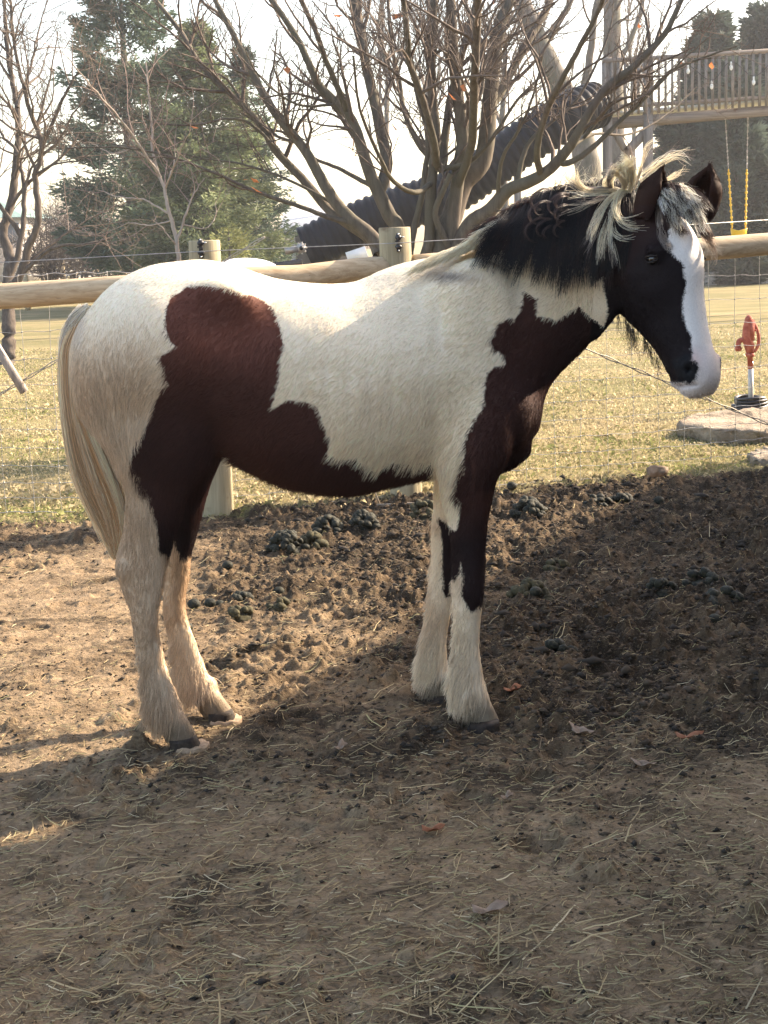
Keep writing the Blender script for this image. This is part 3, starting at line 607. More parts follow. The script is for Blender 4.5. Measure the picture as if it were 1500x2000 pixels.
# ---- play deck, tube slide, bucket swing
YD = 24.0
M_DECK = wood('weathered deck lumber', (.16, .14, .125), (.29, .26, .235)); M_DECKX = wood('weathered deck beam', (.19, .155, .135), (.33, .28, .245), 'X')
def build_deck():
    P = lambda x, y, d=0: at(x, y, YD + d)
    root = empty('play_deck', P(1230, 560) * [1, 1, 0], 'tall weathered wooden play deck and bridge with baluster rails at upper right', 'play deck')
    sl = lambda x: -.062 * (x - 1265)
    for x, yt, yb, d in ((1185, 112, 600, 0), (1265, 108, 600, 0), (1185, 112, 600, 1.6), (1265, 108, 600, 1.6), (1590, 96, 600, 0), (1590, 96, 600, 1.6)):
        a = P(x, yt, d); b = P(x, yt, d); b[2] = -.1; mb = MB(); mb.bar(b, a, .14, .14, (0, 1, 0)); mb.build('post', M_DECK, root, False)
    for d in (0, 1.6):
        mb = MB(); mb.bar(P(1120 if d == 0 else 1185, 236 + sl(1120), d), P(1600, 229 + sl(1600), d), .05, .15); mb.build('beam', M_DECKX, root, False)
    mb = MB(); A, B = P(1150, 226 + sl(1150), .8), P(1600, 214 + sl(1600), .8); n = 60
    for i in range(n): q = lerp(A, B, (i + .5) / n); mb.box(q, (np.linalg.norm(B - A) / n * .9, 1.7, .04))
    mb.build('floor_boards', noisy('pale bleached boards', (.60, .60, .60), (.75, .75, .75), 6, .7), root, False)
    for d in (-.05, 1.68):
        for nm, y in (('rail_cap', 114), ('rail_bottom', 205)):
            mb = MB(); mb.bar(P(1177, y + sl(1177), d), P(1600, y + sl(1600), d), .05 if nm == 'rail_bottom' else .12, .06); mb.build(nm, M_DECKX, root, False)
        for x in np.arange(1181, 1600, 13.2):
            mb = MB(); a = P(x, 112 + sl(x), d - .03); b = P(x, 222 + sl(x), d - .03); b[0] = a[0]; mb.bar(b, a, .036, .036, (0, 1, 0)); mb.build('baluster', M_DECK, root, False)
    for (x0, y0, x1, y1, wd) in ((1285, 232, 1180, 345, .14), (1185, 232, 1225, 300, .10)):
        mb = MB(); mb.bar(P(x0, y0, .02), P(x1, y1, .02), wd, .05, (0, 1, 0)); mb.build('brace', M_DECK, root, False)
    # roof of the side shed below the slide platform
    bulb = noisy('white bulb', (.75, .75, .72), (.8, .8, .78), 5, .3); lst = empty('string_lights', P(1400, 130) , 'string of small white bulbs hung along the play deck rail', 'string lights')
    pts = [(1290, 125), (1344, 139), (1390, 169), (1428, 132), (1472, 161), (1510, 130)]
    mb = MB(); mb.tube(cr([P(x, y - 12, -.12) for x, y in pts], 6), .006, 5); mb.build('cable', M_BLK, lst)
    for x, y in pts[:-1]:
        q = P(x, y, -.12); mb = MB(); mb.tube([q + [0, 0, .09], q + [0, 0, .04]], .014, 8); mb.ell(q, (.028, .028, .045), 10); mb.build('bulb', bulb, lst)
def build_slide():
    P = lambda x, y, d=0: at(x, y, YD - .6 + d)
    blk = noisy('black corrugated plastic', (.003, .0035, .006), (.008, .010, .015), 3, .5, .16)
    root = empty('tube_slide', P(640, 560) * [1, 1, 0], 'long black corrugated tube slide running down behind the bare tree', 'slide')
    C = cr(np.array([P(597, 487), P(650, 462), P(720, 430), P(800, 402), P(880, 375), P(960, 322), P(1040, 268), P(1110, 225), P(1165, 205, .3)]), 44); L = np.concatenate([[0], np.cumsum(np.linalg.norm(np.diff(C, axis=0), axis=1))])
    m = int(L[-1] / .022); tt = np.linspace(0, L[-1], m); C = np.stack([np.interp(tt, L, C[:, k]) for k in range(3)], 1)
    r = .345 + .015 * np.clip(np.sin(tt / .125 * 2 * np.pi) * 2.5 + .8, -1, 1); mb = MB(); mb.tube(C, r, 32, True); mb.build('tube', blk, root)
    q = C[0]; T = (C[3] - C[0]); T /= np.linalg.norm(T)
    # flared flat skirt under the exit and the sloped wood frame
    for (a, b, wd) in (((620, 520), (545, 545), .05),):
        pass
    mb = MB(); A, B = P(470, 528, -.3), P(590, 512, -.3); mb.bar(A, B, .25, .10, (0, 0, 1)); mb.build('frame_beam', M_BLK, root, False)
    for x, y0 in ((690, 440), (860, 380), (1010, 290)):
        a = P(x, y0 + 48); b = a.copy(); b[2] = 0; mb = MB(); mb.bar(b, a, .10, .10, (0, 1, 0)); mb.build('support_post', M_DECK, root, False)
    mb = MB(); a = P(697, 497, -1.0); mb.box(a, (.30, .5, .16), np.array([[.96, 0, -.28], [0, 1, 0], [.28, 0, .96]])); o = mb.build('white_bin', noisy('white plastic', (.68, .69, .70), (.76, .77, .78), 4, .4), None, False); tag(o, 'small white box beside the lower end of the tube slide', 'box')
def build_swing():
    P = lambda x, y: at(x, y, YD + .8)
    root = empty('bucket_swing', P(1443, 224), 'yellow bucket swing on two chains under the play bridge', 'swing')
    yel = noisy('yellow plastic', (.75, .46, .02), (.85, .56, .04), 4, .4, .5); ch = M_WIRE
    for (x0, x1) in ((1416, 1430), (1461, 1456)):
        for nm, y0, y1, mat, r in (('chain', 222, 330, ch, .010), ('coated_chain', 330, 446, yel, .018)):
            f = lambda y: lerp(x0, x1, (y - 222) / 224); A, B = P(f(y0), y0), P(f(y1), y1); n = int(np.linalg.norm(B - A) / .05); mb = MB()
            for i in range(n): q = lerp(A, B, (i + .5) / n); mb.ell(q, (r * (1.4 if i % 2 else .8), r, .030), 8)
            mb.build(nm, mat, root)
    c = P(1443, 455); mb = MB(); R = []; n = 28; a = np.linspace(0, 2 * np.pi, n, endpoint=False)
    for z, s in ((-.085, .55), (-.075, .8), (-.02, 1.0), (.045, 1.08), (.06, 1.10), (.058, 1.02), (0, .92), (-.06, .7)):
        R.append(np.stack([c[0] + .125 * s * np.cos(a), c[1] + .11 * s * np.sin(a), c[2] + z + .02 * np.cos(2 * a) * (z > 0)], 1))
    mb.loft(R); mb.build('bucket', yel, root)
build_deck(); build_slide(); build_swing()
# ---- shed, tarp, far fences, house
def build_far():
    M_SH = noisy('dark shed wall', (.05, .045, .04), (.10, .09, .08), 3); Y = 44.0; P = lambda x, y: at(x, y, Y)
    root = empty('shed', P(600, 500) * [1, 1, 0], 'low dark shed with a pale metal roof between the conifer and the slide', 'shed')
    a, b = P(578, 500), P(700, 500); zt = P(600, 446)[2]
    mb = MB(); mb.box(((a[0] + b[0]) / 2, Y + 2, zt / 2), (b[0] - a[0], 4, zt)); mb.build('wall', M_SH, root, False)
    mb = MB(); z2 = P(600, 420)[2]; x0, x1 = a[0] - .4, b[0] + .4
    mb.add([(x0, Y - .5, zt), (x1, Y - .5, zt), (x1, Y + 2.2, z2 + .3), (x0, Y + 2.2, z2 + .3), (x0, Y + 4.8, zt), (x1, Y + 4.8, zt), (x0, Y - .5, zt - .08), (x1, Y - .5, zt - .08)], [[0, 1, 2, 3], [3, 2, 5, 4], [6, 7, 1, 0]]); mb.build('roof', noisy('pale metal roof', (.50, .50, .50), (.64, .64, .64), 2, .5, .5, metal=.2, stretch=(12, .2, 1)), root, False)
    root = empty('shed', P(550, 500) * [1, 1, 0], 'pale weathered shed wall just right of the conifer', 'shed')
    a, b = P(552, 500), P(577, 500); zt = P(560, 455)[2]; mb = MB(); mb.box(((a[0] + b[0]) / 2, Y + 6, zt / 2), (b[0] - a[0], 3, zt)); mb.build('wall', noisy('pale boards', (.40, .38, .36), (.52, .50, .48), 5, stretch=(9, 9, 1)), root, False)
    mb = MB(); mb.box(((a[0] + b[0]) / 2, Y + 6, zt + .05), (b[0] - a[0] + .3, 3.3, .1)); mb.build('roof', noisy('light roof', (.5, .5, .5), (.62, .62, .62), 4), root, False)
    # white covered trailer / snow white roof seen over the back
    Y2 = 22.0; c = at(480, 518, Y2); mb = MB(); R = []
    x0, x1 = at(400, 515, Y2)[0], at(546, 512, Y2)[0]; zb = at(480, 530, Y2)[2]; zt = at(500, 503, Y2)[2]
    for t in np.linspace(0, 1, 16):
        s = math.sin(math.pi * min(1, max(.02, t))) ** .28; a = np.linspace(0, 2 * np.pi, 24, endpoint=False); R.append(np.stack([np.full(24, lerp(x0, x1, t)), Y2 + .8 * s * np.cos(a), zb - .1 + (zt - zb + .1) * s * np.clip(np.sin(a), -.25, 1)], 1))
    mb.loft(R); root = empty('covered_boat', c * [1, 1, 0], 'low white covered boat on a trailer showing over the horse back', 'boat')
    mb.build('cover', noisy('white tarp', (.72, .73, .75), (.80, .80, .82), 2, .5), root)
    mb = MB(); mb.box(((x0 + x1) / 2, Y2, zb - .18), (x1 - x0 + .2, 1.3, .12)); mb.build('trailer_bed', M_BLK, root, False)
    for s in (-.6, .6):
        a = np.linspace(0, 2 * np.pi, 20); c2 = np.array([(x0 + x1) / 2 + .1, Y2 + s, .30]); mb = MB(); mb.tube(np.stack([c2[0] + .22 * np.cos(a), np.full(20, c2[1]), c2[2] + .22 * np.sin(a)], 1), .08, 8); mb.build('wheel', M_BLK, root)
    for s in (-.35, .35): mb = MB(); mb.bar(((x0 + x1) / 2 + s, Y2, .3), ((x0 + x1) / 2 + s, Y2, zb - .2), .08, .08, (0, 1, 0)); mb.build('bed_support', M_BLK, root, False)
    # far paddock fence at left
    pts = [(20, 621, 515), (55, 606, 513), (97, 592, 511), (127, 590, 508), (192, 575, 504), (246, 568, 502), (290, 562, 500), (325, 558, 499), (400, 552, 497), (470, 548, 495)]
    fw = wood('pale far post', (.42, .33, .20), (.58, .47, .31)); B = []
    g0 = gnd(20, 621); root = empty('far_fence', (g0[0], g0[1], 0), 'long far fence of pale posts and grey rails at the left', 'fence')
    for px, yb, yt in pts:
        g = gnd(px, yb); z = at(px, yt, g[1])[2]; B.append((g, z)); mb = MB(); mb.tube([(g[0], g[1], -.05), (g[0], g[1], z)], .075, 10); mb.build('post', fw, root)
    for i in range(len(B) - 1):
        (a, za), (b, zb_) = B[i], B[i + 1]
        mb = MB()
        for f in (.93, .72, .52, .33, .16): mb.tube([(a[0], a[1], za * f), (b[0], b[1], zb_ * f)], .012 if f < .9 else .02, 5)
        mb.build('line_wire', M_WIRE, root)
    galv = noisy('galvanised gate', (.42, .43, .45), (.56, .57, .58), 4, .5, .5, metal=.3)
    for x0, x1, Y3, lab in ((100, 185, 60., 'grey tube gate panel behind the far fence, left one'), (195, 300, 66., 'grey tube gate panel behind the far fence, right one'), (485, 575, 60., 'grey tube pen panel between the conifer trunk and the shed')):
        a, b = at(x0, 520, Y3), at(x1, 518, Y3); root = empty('pen_panel', (a[0], Y3, 0), lab, 'gate')
        zt = at(x0, 502 if x0 < 400 else 488, Y3)[2]; mb = MB()
        for f in (1, .8, .6, .4, .2): mb.tube([(a[0], Y3, zt * f), (b[0], Y3, zt * f)], .03, 6)
        for x in np.linspace(a[0], b[0], 4): mb.tube([(x, Y3, 0), (x, Y3, zt)], .03, 6)
        mb.build('tube_frame', galv, root)
    # house at far left
    Y4 = 80.0; P4 = lambda x, y: at(x, y, Y4); root = empty('house', P4(0, 520) * [1, 1, 0], 'pale house with a green roof behind the left bare tree', 'house')
    a, b = P4(-120, 520), P4(42, 520); ze = P4(20, 425)[2]; zr = P4(0, 383)[2]
    mb = MB(); mb.box(((a[0] + b[0]) / 2, Y4 + 4, ze / 2), (b[0] - a[0], 8, ze)); mb.build('wall', noisy('pale siding', (.40, .36, .33), (.50, .46, .42), 2), root, False)
    mb = MB(); mb.add([(a[0], Y4 - .5, ze), (b[0] + .5, Y4 - .5, ze), (b[0] - 2, Y4 + 4, zr), (a[0], Y4 + 4, zr), (a[0], Y4 + 8.5, ze), (b[0] + .5, Y4 + 8.5, ze)], [[0, 1, 2, 3], [3, 2, 5, 4]]); mb.add([(b[0] + .5, Y4 - .5, ze), (b[0] + .5, Y4 + 8.5, ze), (b[0] - 2, Y4 + 4, zr)], [[0, 1, 2]]); mb.build('roof', noisy('green roof', (.12, .20, .18), (.17, .26, .24), 3), root, False)
    for x in (-60, 0, 22): q = P4(x, 460); mb = MB(); mb.box((q[0], Y4 - .02, q[2]), (.9, .06, 1.3)); mb.build('window', noisy('dark glass', (.05, .06, .07), (.08, .09, .1), 2, .2), root, False)
build_far()
# ------------------------------------------------------------------ trees
class Twigs:
    """collects tapered limbs of equal point count, meshed in one go"""
    def __init__(s): s.b = {}
    def add(s, P, R, n): s.b.setdefault((P.shape[0], n), []).append((P, R))
    def build(s, name, mat, parent):
        Vs, Fs, off = [], [], 0
        for (m, n), L in s.b.items():
            P = np.array([l[0] for l in L]); R = np.array([l[1] for l in L]); N = len(L)
            T = np.gradient(P, axis=1); T /= np.linalg.norm(T, axis=2)[..., None] + 1e-9
            ref = np.where(np.abs(T[..., 2:3]) > .75, np.array([1.0, .1, 0]), np.array([.05, .1, 1.0]))
            ref = ref[:, :1].repeat(m, 1); e = np.cross(T, ref); e /= np.linalg.norm(e, axis=2)[..., None] + 1e-9; u = np.cross(T, e)
            a = np.linspace(0, 2 * np.pi, n, endpoint=False)
            V = P[:, :, None] + R[..., None, None] * (np.cos(a)[:, None] * e[:, :, None] + np.sin(a)[:, None] * u[:, :, None])
            b = (np.arange(N) * m * n)[:, None, None] + (np.arange(m - 1) * n)[None, :, None]; j = np.arange(n)[None, None]
            F = np.stack([b + j, b + (j + 1) % n, b + n + (j + 1) % n, b + n + j], -1).reshape(-1, 4) + off
            Vs.append(V.reshape(-1, 3)); Fs.append(F); off += N * m * n
        return mesh_np(name, np.concatenate(Vs), np.concatenate(Fs), mat, parent)
def grow(tw, P, R, lvl, maxl, dens, spread=.7, up=.35, length=.5, rmin=.0025, sides=(5, 4, 3, 3), outward=None):
    """side shoots along a limb path"""
    L = np.concatenate([[0], np.cumsum(np.linalg.norm(np.diff(P, axis=0), axis=1))]); tot = L[-1]
    n = max(1, int(tot * dens[min(lvl, len(dens) - 1)] * rng.uniform(.8, 1.2)))
    for t in np.sort(rng.uniform(.15 if lvl else .25, 1.0, n)):
        s = t * tot; p = np.array([np.interp(s, L, P[:, k]) for k in range(3)]); i = min(np.searchsorted(L, s), len(P) - 1); T = P[i] - P[i - 1]; T /= np.linalg.norm(T) + 1e-9
        r = np.interp(s, L, R); d = rng.normal(size=3); d -= T * (d @ T); d /= np.linalg.norm(d)
        ln = length * (1.15 - .55 * t) * rng.uniform(.5, 1.25); d = T * (1 - spread * .45) + d * spread + np.array([0, 0, up]); d /= np.linalg.norm(d)
        m = (7, 6, 5, 4)[min(lvl, 3)]; pts = [p]; dd = d.copy()
        for k in range(m - 1):
            dd = dd + rng.normal(0, .16, 3) + np.array([0, 0, up * .18]); dd /= np.linalg.norm(dd); pts.append(pts[-1] + dd * ln / (m - 1))
        pts = np.array(pts); r0 = max(rmin, min(r * .6, ln * .022)); RR = np.linspace(r0, max(rmin * .55, r0 * .3), m)
        tw.add(pts, RR, sides[min(lvl + 1, 3)])
        if lvl + 1 < maxl: grow(tw, pts, RR, lvl + 1, maxl, dens, spread, up, length * .52, rmin, sides)
def bark(name, a, b, moss=None):
    t = NT(name); v = t.coord((5, 5, 1.2)); f = t.noise(5, 6, .65, v, .4); c = t.ramp(f, [(.3, a), (.7, b)])
    if moss: c = t.mix(t.ramp(t.noise(1.3, 4, .6, t.coord()), [(.45, (0, 0, 0)), (.65, (.8, .8, .8))]), c, moss)
    return t.bsdf(c, .85, .15, bump=t.noise(9, 5, .7, v), bstr=.6, bdist=.01)
B_MAIN = bark('olive grey bark', (.07, .058, .048), (.175, .15, .125), (.12, .115, .085)); B_TWIG = bark('twig bark', (.085, .066, .055), (.19, .155, .132))
B_LEFT = bark('brown grey bark', (.05, .042, .036), (.14, .115, .098)); B_PALE = bark('pale sapling bark', (.30, .25, .21), (.46, .40, .35)); B_DARK = bark('grey trunk bark', (.10, .09, .08), (.20, .18, .165), (.12, .125, .09))
def limbs(tw, specs, Y, rnd=.0, k=4, depth=.5, thin=.74):
    out = []
    for pts, r0, r1 in specs:
        r0, r1 = r0 * thin, r1 * thin; dz = rng.normal(0, depth); n = len(pts); y0 = 0; snap = None
        if out:
            a0 = at(*pts[0], Y); al = np.concatenate([q for q, _ in out]); dd = np.hypot(al[:, 0] - a0[0], al[:, 2] - a0[2]) + .08 * np.abs(al[:, 1] - Y); j = dd.argmin()
            if dd[j] < .14 and a0[2] > .5: snap = al[j]; y0 = snap[1] - Y
        Q = np.array([at(x, y, Y + y0 + dz * (i / (n - 1)) * 1.0) for i, (x, y) in enumerate(pts)])
        if snap is not None: Q[0] = snap
        Q = cr(Q, k); Q += rng.normal(0, rnd, Q.shape); R = r0 + (r1 - r0) * np.linspace(0, 1, len(Q)) ** .8
        tw.add(Q, R, 10); out.append((Q, R))
    return out
def main_tree():
    Y = 11.0; b = at(850, 500, Y); root = empty('bare_tree', (b[0], Y, 0), 'large leafless many stemmed tree spreading behind the middle fence post', 'tree')
    S = [([(740, 496), (724, 468), (672, 432), (640, 408), (600, 360), (540, 296), (512, 248), (472, 204), (432, 168), (384, 116), (352, 60), (304, 0), (285, -40)], .062, .018),
         ([(800, 560), (770, 520), (724, 460), (680, 424), (648, 384), (620, 336), (592, 288), (540, 224), (508, 172), (480, 116), (452, 60), (420, 0), (400, -50)], .085, .02),
         ([(810, 600), (795, 520), (776, 444), (760, 420), (736, 368), (720, 332), (704, 280), (688, 236), (660, 204), (624, 168), (604, 124), (576, 68), (532, 0), (510, -40)], .095, .022),
         ([(676, 224), (660, 172), (636, 116), (616, 60), (588, 0), (575, -40)], .034, .02),
         ([(745, 380), (756, 320), (744, 260), (732, 200), (716, 132), (704, 60), (692, 0), (688, -40)], .062, .045),
         ([(862, 330), (840, 308), (812, 272), (788, 212), (780, 160), (768, 104), (760, 40), (758, -20)], .036, .016),
         ([(868, 330), (852, 316), (848, 280), (836, 232), (820, 176), (800, 124), (796, 72), (788, 0), (780, -40)], .044, .022),
         ([(832, 560), (836, 480), (840, 400), (846, 330), (852, 260), (844, 180), (844, 100), (848, 0), (850, -40)], .060, .034),
         ([(872, 560), (884, 440), (896, 330), (904, 272), (896, 200), (888, 140), (884, 80), (880, 0), (878, -40)], .075, .045),
         ([(868, 330), (866, 312), (868, 280), (880, 192), (896, 132), (912, 68), (932, 0), (945, -40)], .050, .030),
         ([(905, 370), (920, 288), (924, 240), (926, 180), (928, 120), (932, 32), (934, -40)], .044, .034),
         ([(850, 620), (868, 464), (884, 420), (904, 360), (940, 320), (952, 256), (956, 200), (964, 132), (976, 52), (996, 0), (1010, -40)], .13, .05),
         ([(940, 300), (948, 232), (980, 176), (1024, 92), (1064, 24), (1085, -30)], .055, .035),
         ([(860, 620), (895, 490), (920, 436), (960, 408), (992, 372), (1040, 352), (1076, 328), (1110, 290), (1126, 264), (1177, 180), (1243, 125), (1298, 66), (1331, 0), (1345, -30)], .095, .018),
         ([(1086, 323), (1111, 318), (1155, 290), (1207, 240), (1262, 190), (1309, 140), (1380, 110), (1440, 90)], .038, .008),
         ([(1045, 345), (1049, 293), (1067, 220), (1089, 172), (1126, 103), (1170, 18), (1185, -30)], .036, .018),
         ([(700, 440), (640, 424), (600, 408), (530, 385), (470, 362), (420, 338), (330, 305), (230, 288), (130, 290)], .030, .006),
         ([(690, 428), (640, 392), (560, 350), (470, 320), (400, 310), (320, 292)], .022, .005),
         ([(560, 330), (500, 250), (450, 232), (380, 244), (300, 238), (220, 205)], .020, .004), ([(480, 210), (430, 146), (340, 160), (260, 150), (180, 120)], .016, .004),
         ([(735, 370), (700, 350), (660, 328), (612, 308), (560, 262), (520, 250), (470, 220)], .028, .008), ([(660, 204), (590, 206), (540, 180), (500, 140), (480, 100)], .016, .005),
         ([(838, 360), (820, 374), (795, 372), (765, 350), (748, 320), (716, 250), (700, 200), (690, 110)], .030, .010), ([(832, 335), (870, 328), (910, 320), (945, 290), (975, 250), (1015, 190), (1080, 130)], .034, .010),
         ([(890, 500), (870, 470), (850, 420), (862, 380), (880, 340)], .034, .026), ([(975, 395), (975, 340), (985, 300), (1015, 250), (1040, 190), (1060, 110)], .026, .008),
         ([(1000, 360), (1020, 310), (1040, 270), (1075, 240), (1130, 190), (1180, 90), (1200, 20)], .030, .008), ([(1100, 300), (1160, 262), (1230, 262), (1300, 225), (1360, 170)], .020, .004), ([(1130, 262), (1200, 200), (1270, 180), (1330, 120), (1400, 60)], .018, .005),
         ([(790, 560), (800, 500), (808, 450), (824, 380), (830, 330), (836, 290), (830, 240), (815, 190), (805, 120), (790, 60)], .042, .012), ([(905, 300), (915, 230), (940, 180), (950, 110), (1000, 40), (1030, -20)], .026, .012)]
    tw = Twigs(); L = limbs(tw, S, Y, .0012, 5, .7); L0 = np.array([[b[0] + .02, Y, -.1], [b[0], Y, .2], [b[0] + .03, Y, .6], [b[0] + .05, Y + .05, .95]]); tw.add(cr(L0, 4), np.linspace(.24, .17, 13), 14)
    tw.build('trunk', B_MAIN, root); cw = Twigs()
    for i, (P, R) in enumerate(L):
        grow(cw, P[len(P) // 6:], R[len(P) // 6:], 0, 3, (6.5, 11, 10), .78, .28, .80 if R[0] > .03 else .60, .0016)
    cw.build('twigs', B_TWIG, root); print('tree twigs', sum(len(v) for v in cw.b.values()))
    rust = noisy('rust leaf', (.34, .12, .05), (.50, .20, .09), 20, .8, transl=.4); V, F = [], []
    for x, y in [(690, 282), (770, 248), (883, 188), (561, 135), (695, 300), (866, 430 - 240), (776, 30), (964, 6), (660, 30), (1390, 128), (480, 350), (500, 370), (380, 248), (905, 172), (498, 352), (1330, 122), (1248, 50)]:
        c = at(x, y, Y - .3 + rng.normal(0, .1)); a = rng.normal(size=3) * .022; bb = rng.normal(size=3) * .022; k = len(V); V += [c - a, c + bb * .8, c + a, c - bb * .6 + [0, 0, -.01]]; F.append([k, k + 1, k + 2, k + 3])
    mesh_np('hanging_leaves', np.array(V), [np.array(F)], rust, root, False)
def left_tree():
    Y = 19.3; g = gnd(16, 712); root = empty('bare_tree', (g[0], Y, 0), 'leafless tree with a forked mossy trunk at the left edge', 'tree'); tw = Twigs()
    S = [([(14, 730), (16, 700), (17, 640), (15, 595), (17, 535), (19, 505), (6, 452), (22, 397), (30, 329), (36, 265), (33, 205), (22, 150), (12, 60), (5, -20)], .15, .03), ([(17, 540), (36, 494), (47, 411), (45, 350), (34, 300), (10, 270), (-10, 240)], .06, .02),
         ([(22, 560), (36, 543), (58, 480), (74, 425), (69, 342), (82, 287), (55, 205), (41, 150), (25, 60), (20, -20)], .085, .02), ([(80, 285), (110, 224), (132, 177), (154, 140), (190, 100)], .04, .012), ([(40, 540), (96, 487), (165, 477), (220, 465)], .045, .010), ([(52, 520), (110, 470), (170, 430), (235, 400)], .03, .008),
         ([(24, 395), (60, 330), (100, 290), (150, 245)], .03, .008), ([(10, 460), (-10, 380), (-20, 300)], .05, .02), ([(33, 210), (60, 130), (75, 60), (95, -10)], .03, .01), ([(40, 150), (70, 90), (100, 50)], .02, .008), ([(68, 350), (110, 320), (160, 310), (220, 260)], .025, .006)]
    L = limbs(tw, S, Y, .006, 5, .7); tw.build('trunk', B_LEFT, root); cw = Twigs()
    for P, R in L: grow(cw, P[len(P) // 4:], R[len(P) // 4:], 0, 3, (4.5, 6.5, 7), .85, .22, 1.25, .0030)
    cw.build('twigs', B_TWIG, root)
def sapling():
    Y = 10.6; b = at(352, 500, Y); root = empty('sapling', (b[0], Y, 0), 'pale barked slender sapling rising behind the left fence post', 'tree'); tw = Twigs()
    S = [([(b[0], 0)], 0, 0)]
    S = [([(358, 860), (352, 700), (350, 540), (346, 480), (332, 420), (320, 368), (300, 308), (296, 240), (290, 180), (285, 120)], .032, .007), ([(312, 346), (256, 260), (200, 192), (152, 136), (120, 100)], .015, .003), ([(350, 480), (364, 416), (376, 384), (400, 348)], .015, .004), ([(352, 482), (330, 462), (312, 440), (296, 428)], .010, .003), ([(364, 440), (400, 446), (420, 425), (421, 395)], .008, .003),
         ([(330, 415), (280, 390), (230, 385), (190, 370)], .010, .003), ([(322, 370), (350, 300), (372, 250)], .010, .003), ([(302, 312), (260, 292), (222, 300), (180, 280)], .009, .003), ([(335, 425), (290, 440), (250, 436), (215, 452)], .008, .003), ([(318, 362), (338, 326), (342, 290)], .008, .003)]
    L = limbs(tw, S, Y, .003, 5, .35); tw.build('trunk', B_PALE, root); cw = Twigs()
    for P, R in L: grow(cw, P[len(P) // 3:] if len(P) > 40 else P, R[len(P) // 3:] if len(P) > 40 else R, 0, 2, (5.5, 7), .8, .2, .55, .0022)
    cw.build('twigs', bark('pale reddish twigs', (.24, .17, .14), (.38, .30, .26)), root)
def back_trunks():
    for S, Y, lab, gpx in (([([(1150, 620), (1148, 430), (1146, 320), (1120, 225), (1085, 150), (1052, 80), (1018, 0), (990, -60)], .42, .20), ([(1120, 225), (1150, 130), (1160, 40), (1175, -30)], .12, .07), ([(1060, 100), (1100, 30), (1130, -30)], .10, .07)], 29., 'thick leaning grey trunk behind the tube slide', 1150),
                           ([([(1205, 600), (1203, 400), (1200, 200), (1195, 60), (1196, -60)], .30, .24), ([(1200, 150), (1240, 60), (1260, -20)], .09, .06)], 33., 'straight grey trunk behind the play deck posts', 1200)):
        b = at(gpx, 500, Y); root = empty('tall_tree', (b[0], Y, 0), lab, 'tree'); tw = Twigs(); L = limbs(tw, S, Y, .01, 5, .3); tw.build('trunk', B_DARK, root); cw = Twigs()
        for P, R in L: grow(cw, P[len(P) // 2:], R[len(P) // 2:], 0, 3, (1.6, 3, 4), .8, .2, 2.2, .006)
        cw.build('twigs', B_TWIG, root)
    for i, (px, Y, h, lab) in enumerate(((760, 46, 9, 'distant bare tree seen between the stems, left of the middle post'), (850, 50, 10, 'distant bare tree seen through the middle of the big tree'), (985, 42, 9, 'distant bare tree seen above the middle of the slide'), (1240, 60, 11, 'distant bare tree seen through the deck rails'))):
        b = at(px, 500, Y); root = empty('far_bare_tree', (b[0], Y, 0), lab, 'tree', 'distant bare trees'); tw = Twigs(); P = np.array([[b[0] + .15 * rng.normal() * t, Y, t * h] for t in np.linspace(0, 1, 8)]); R = np.linspace(.14, .03, 8); tw.add(P, R, 7)
        cw = Twigs(); grow(cw, P[2:], R[2:], 0, 3, (3.0, 3.2, 3.5), .7, .45, 3.0, .009); tw.build('trunk', B_DARK, root); cw.build('twigs', B_TWIG, root)
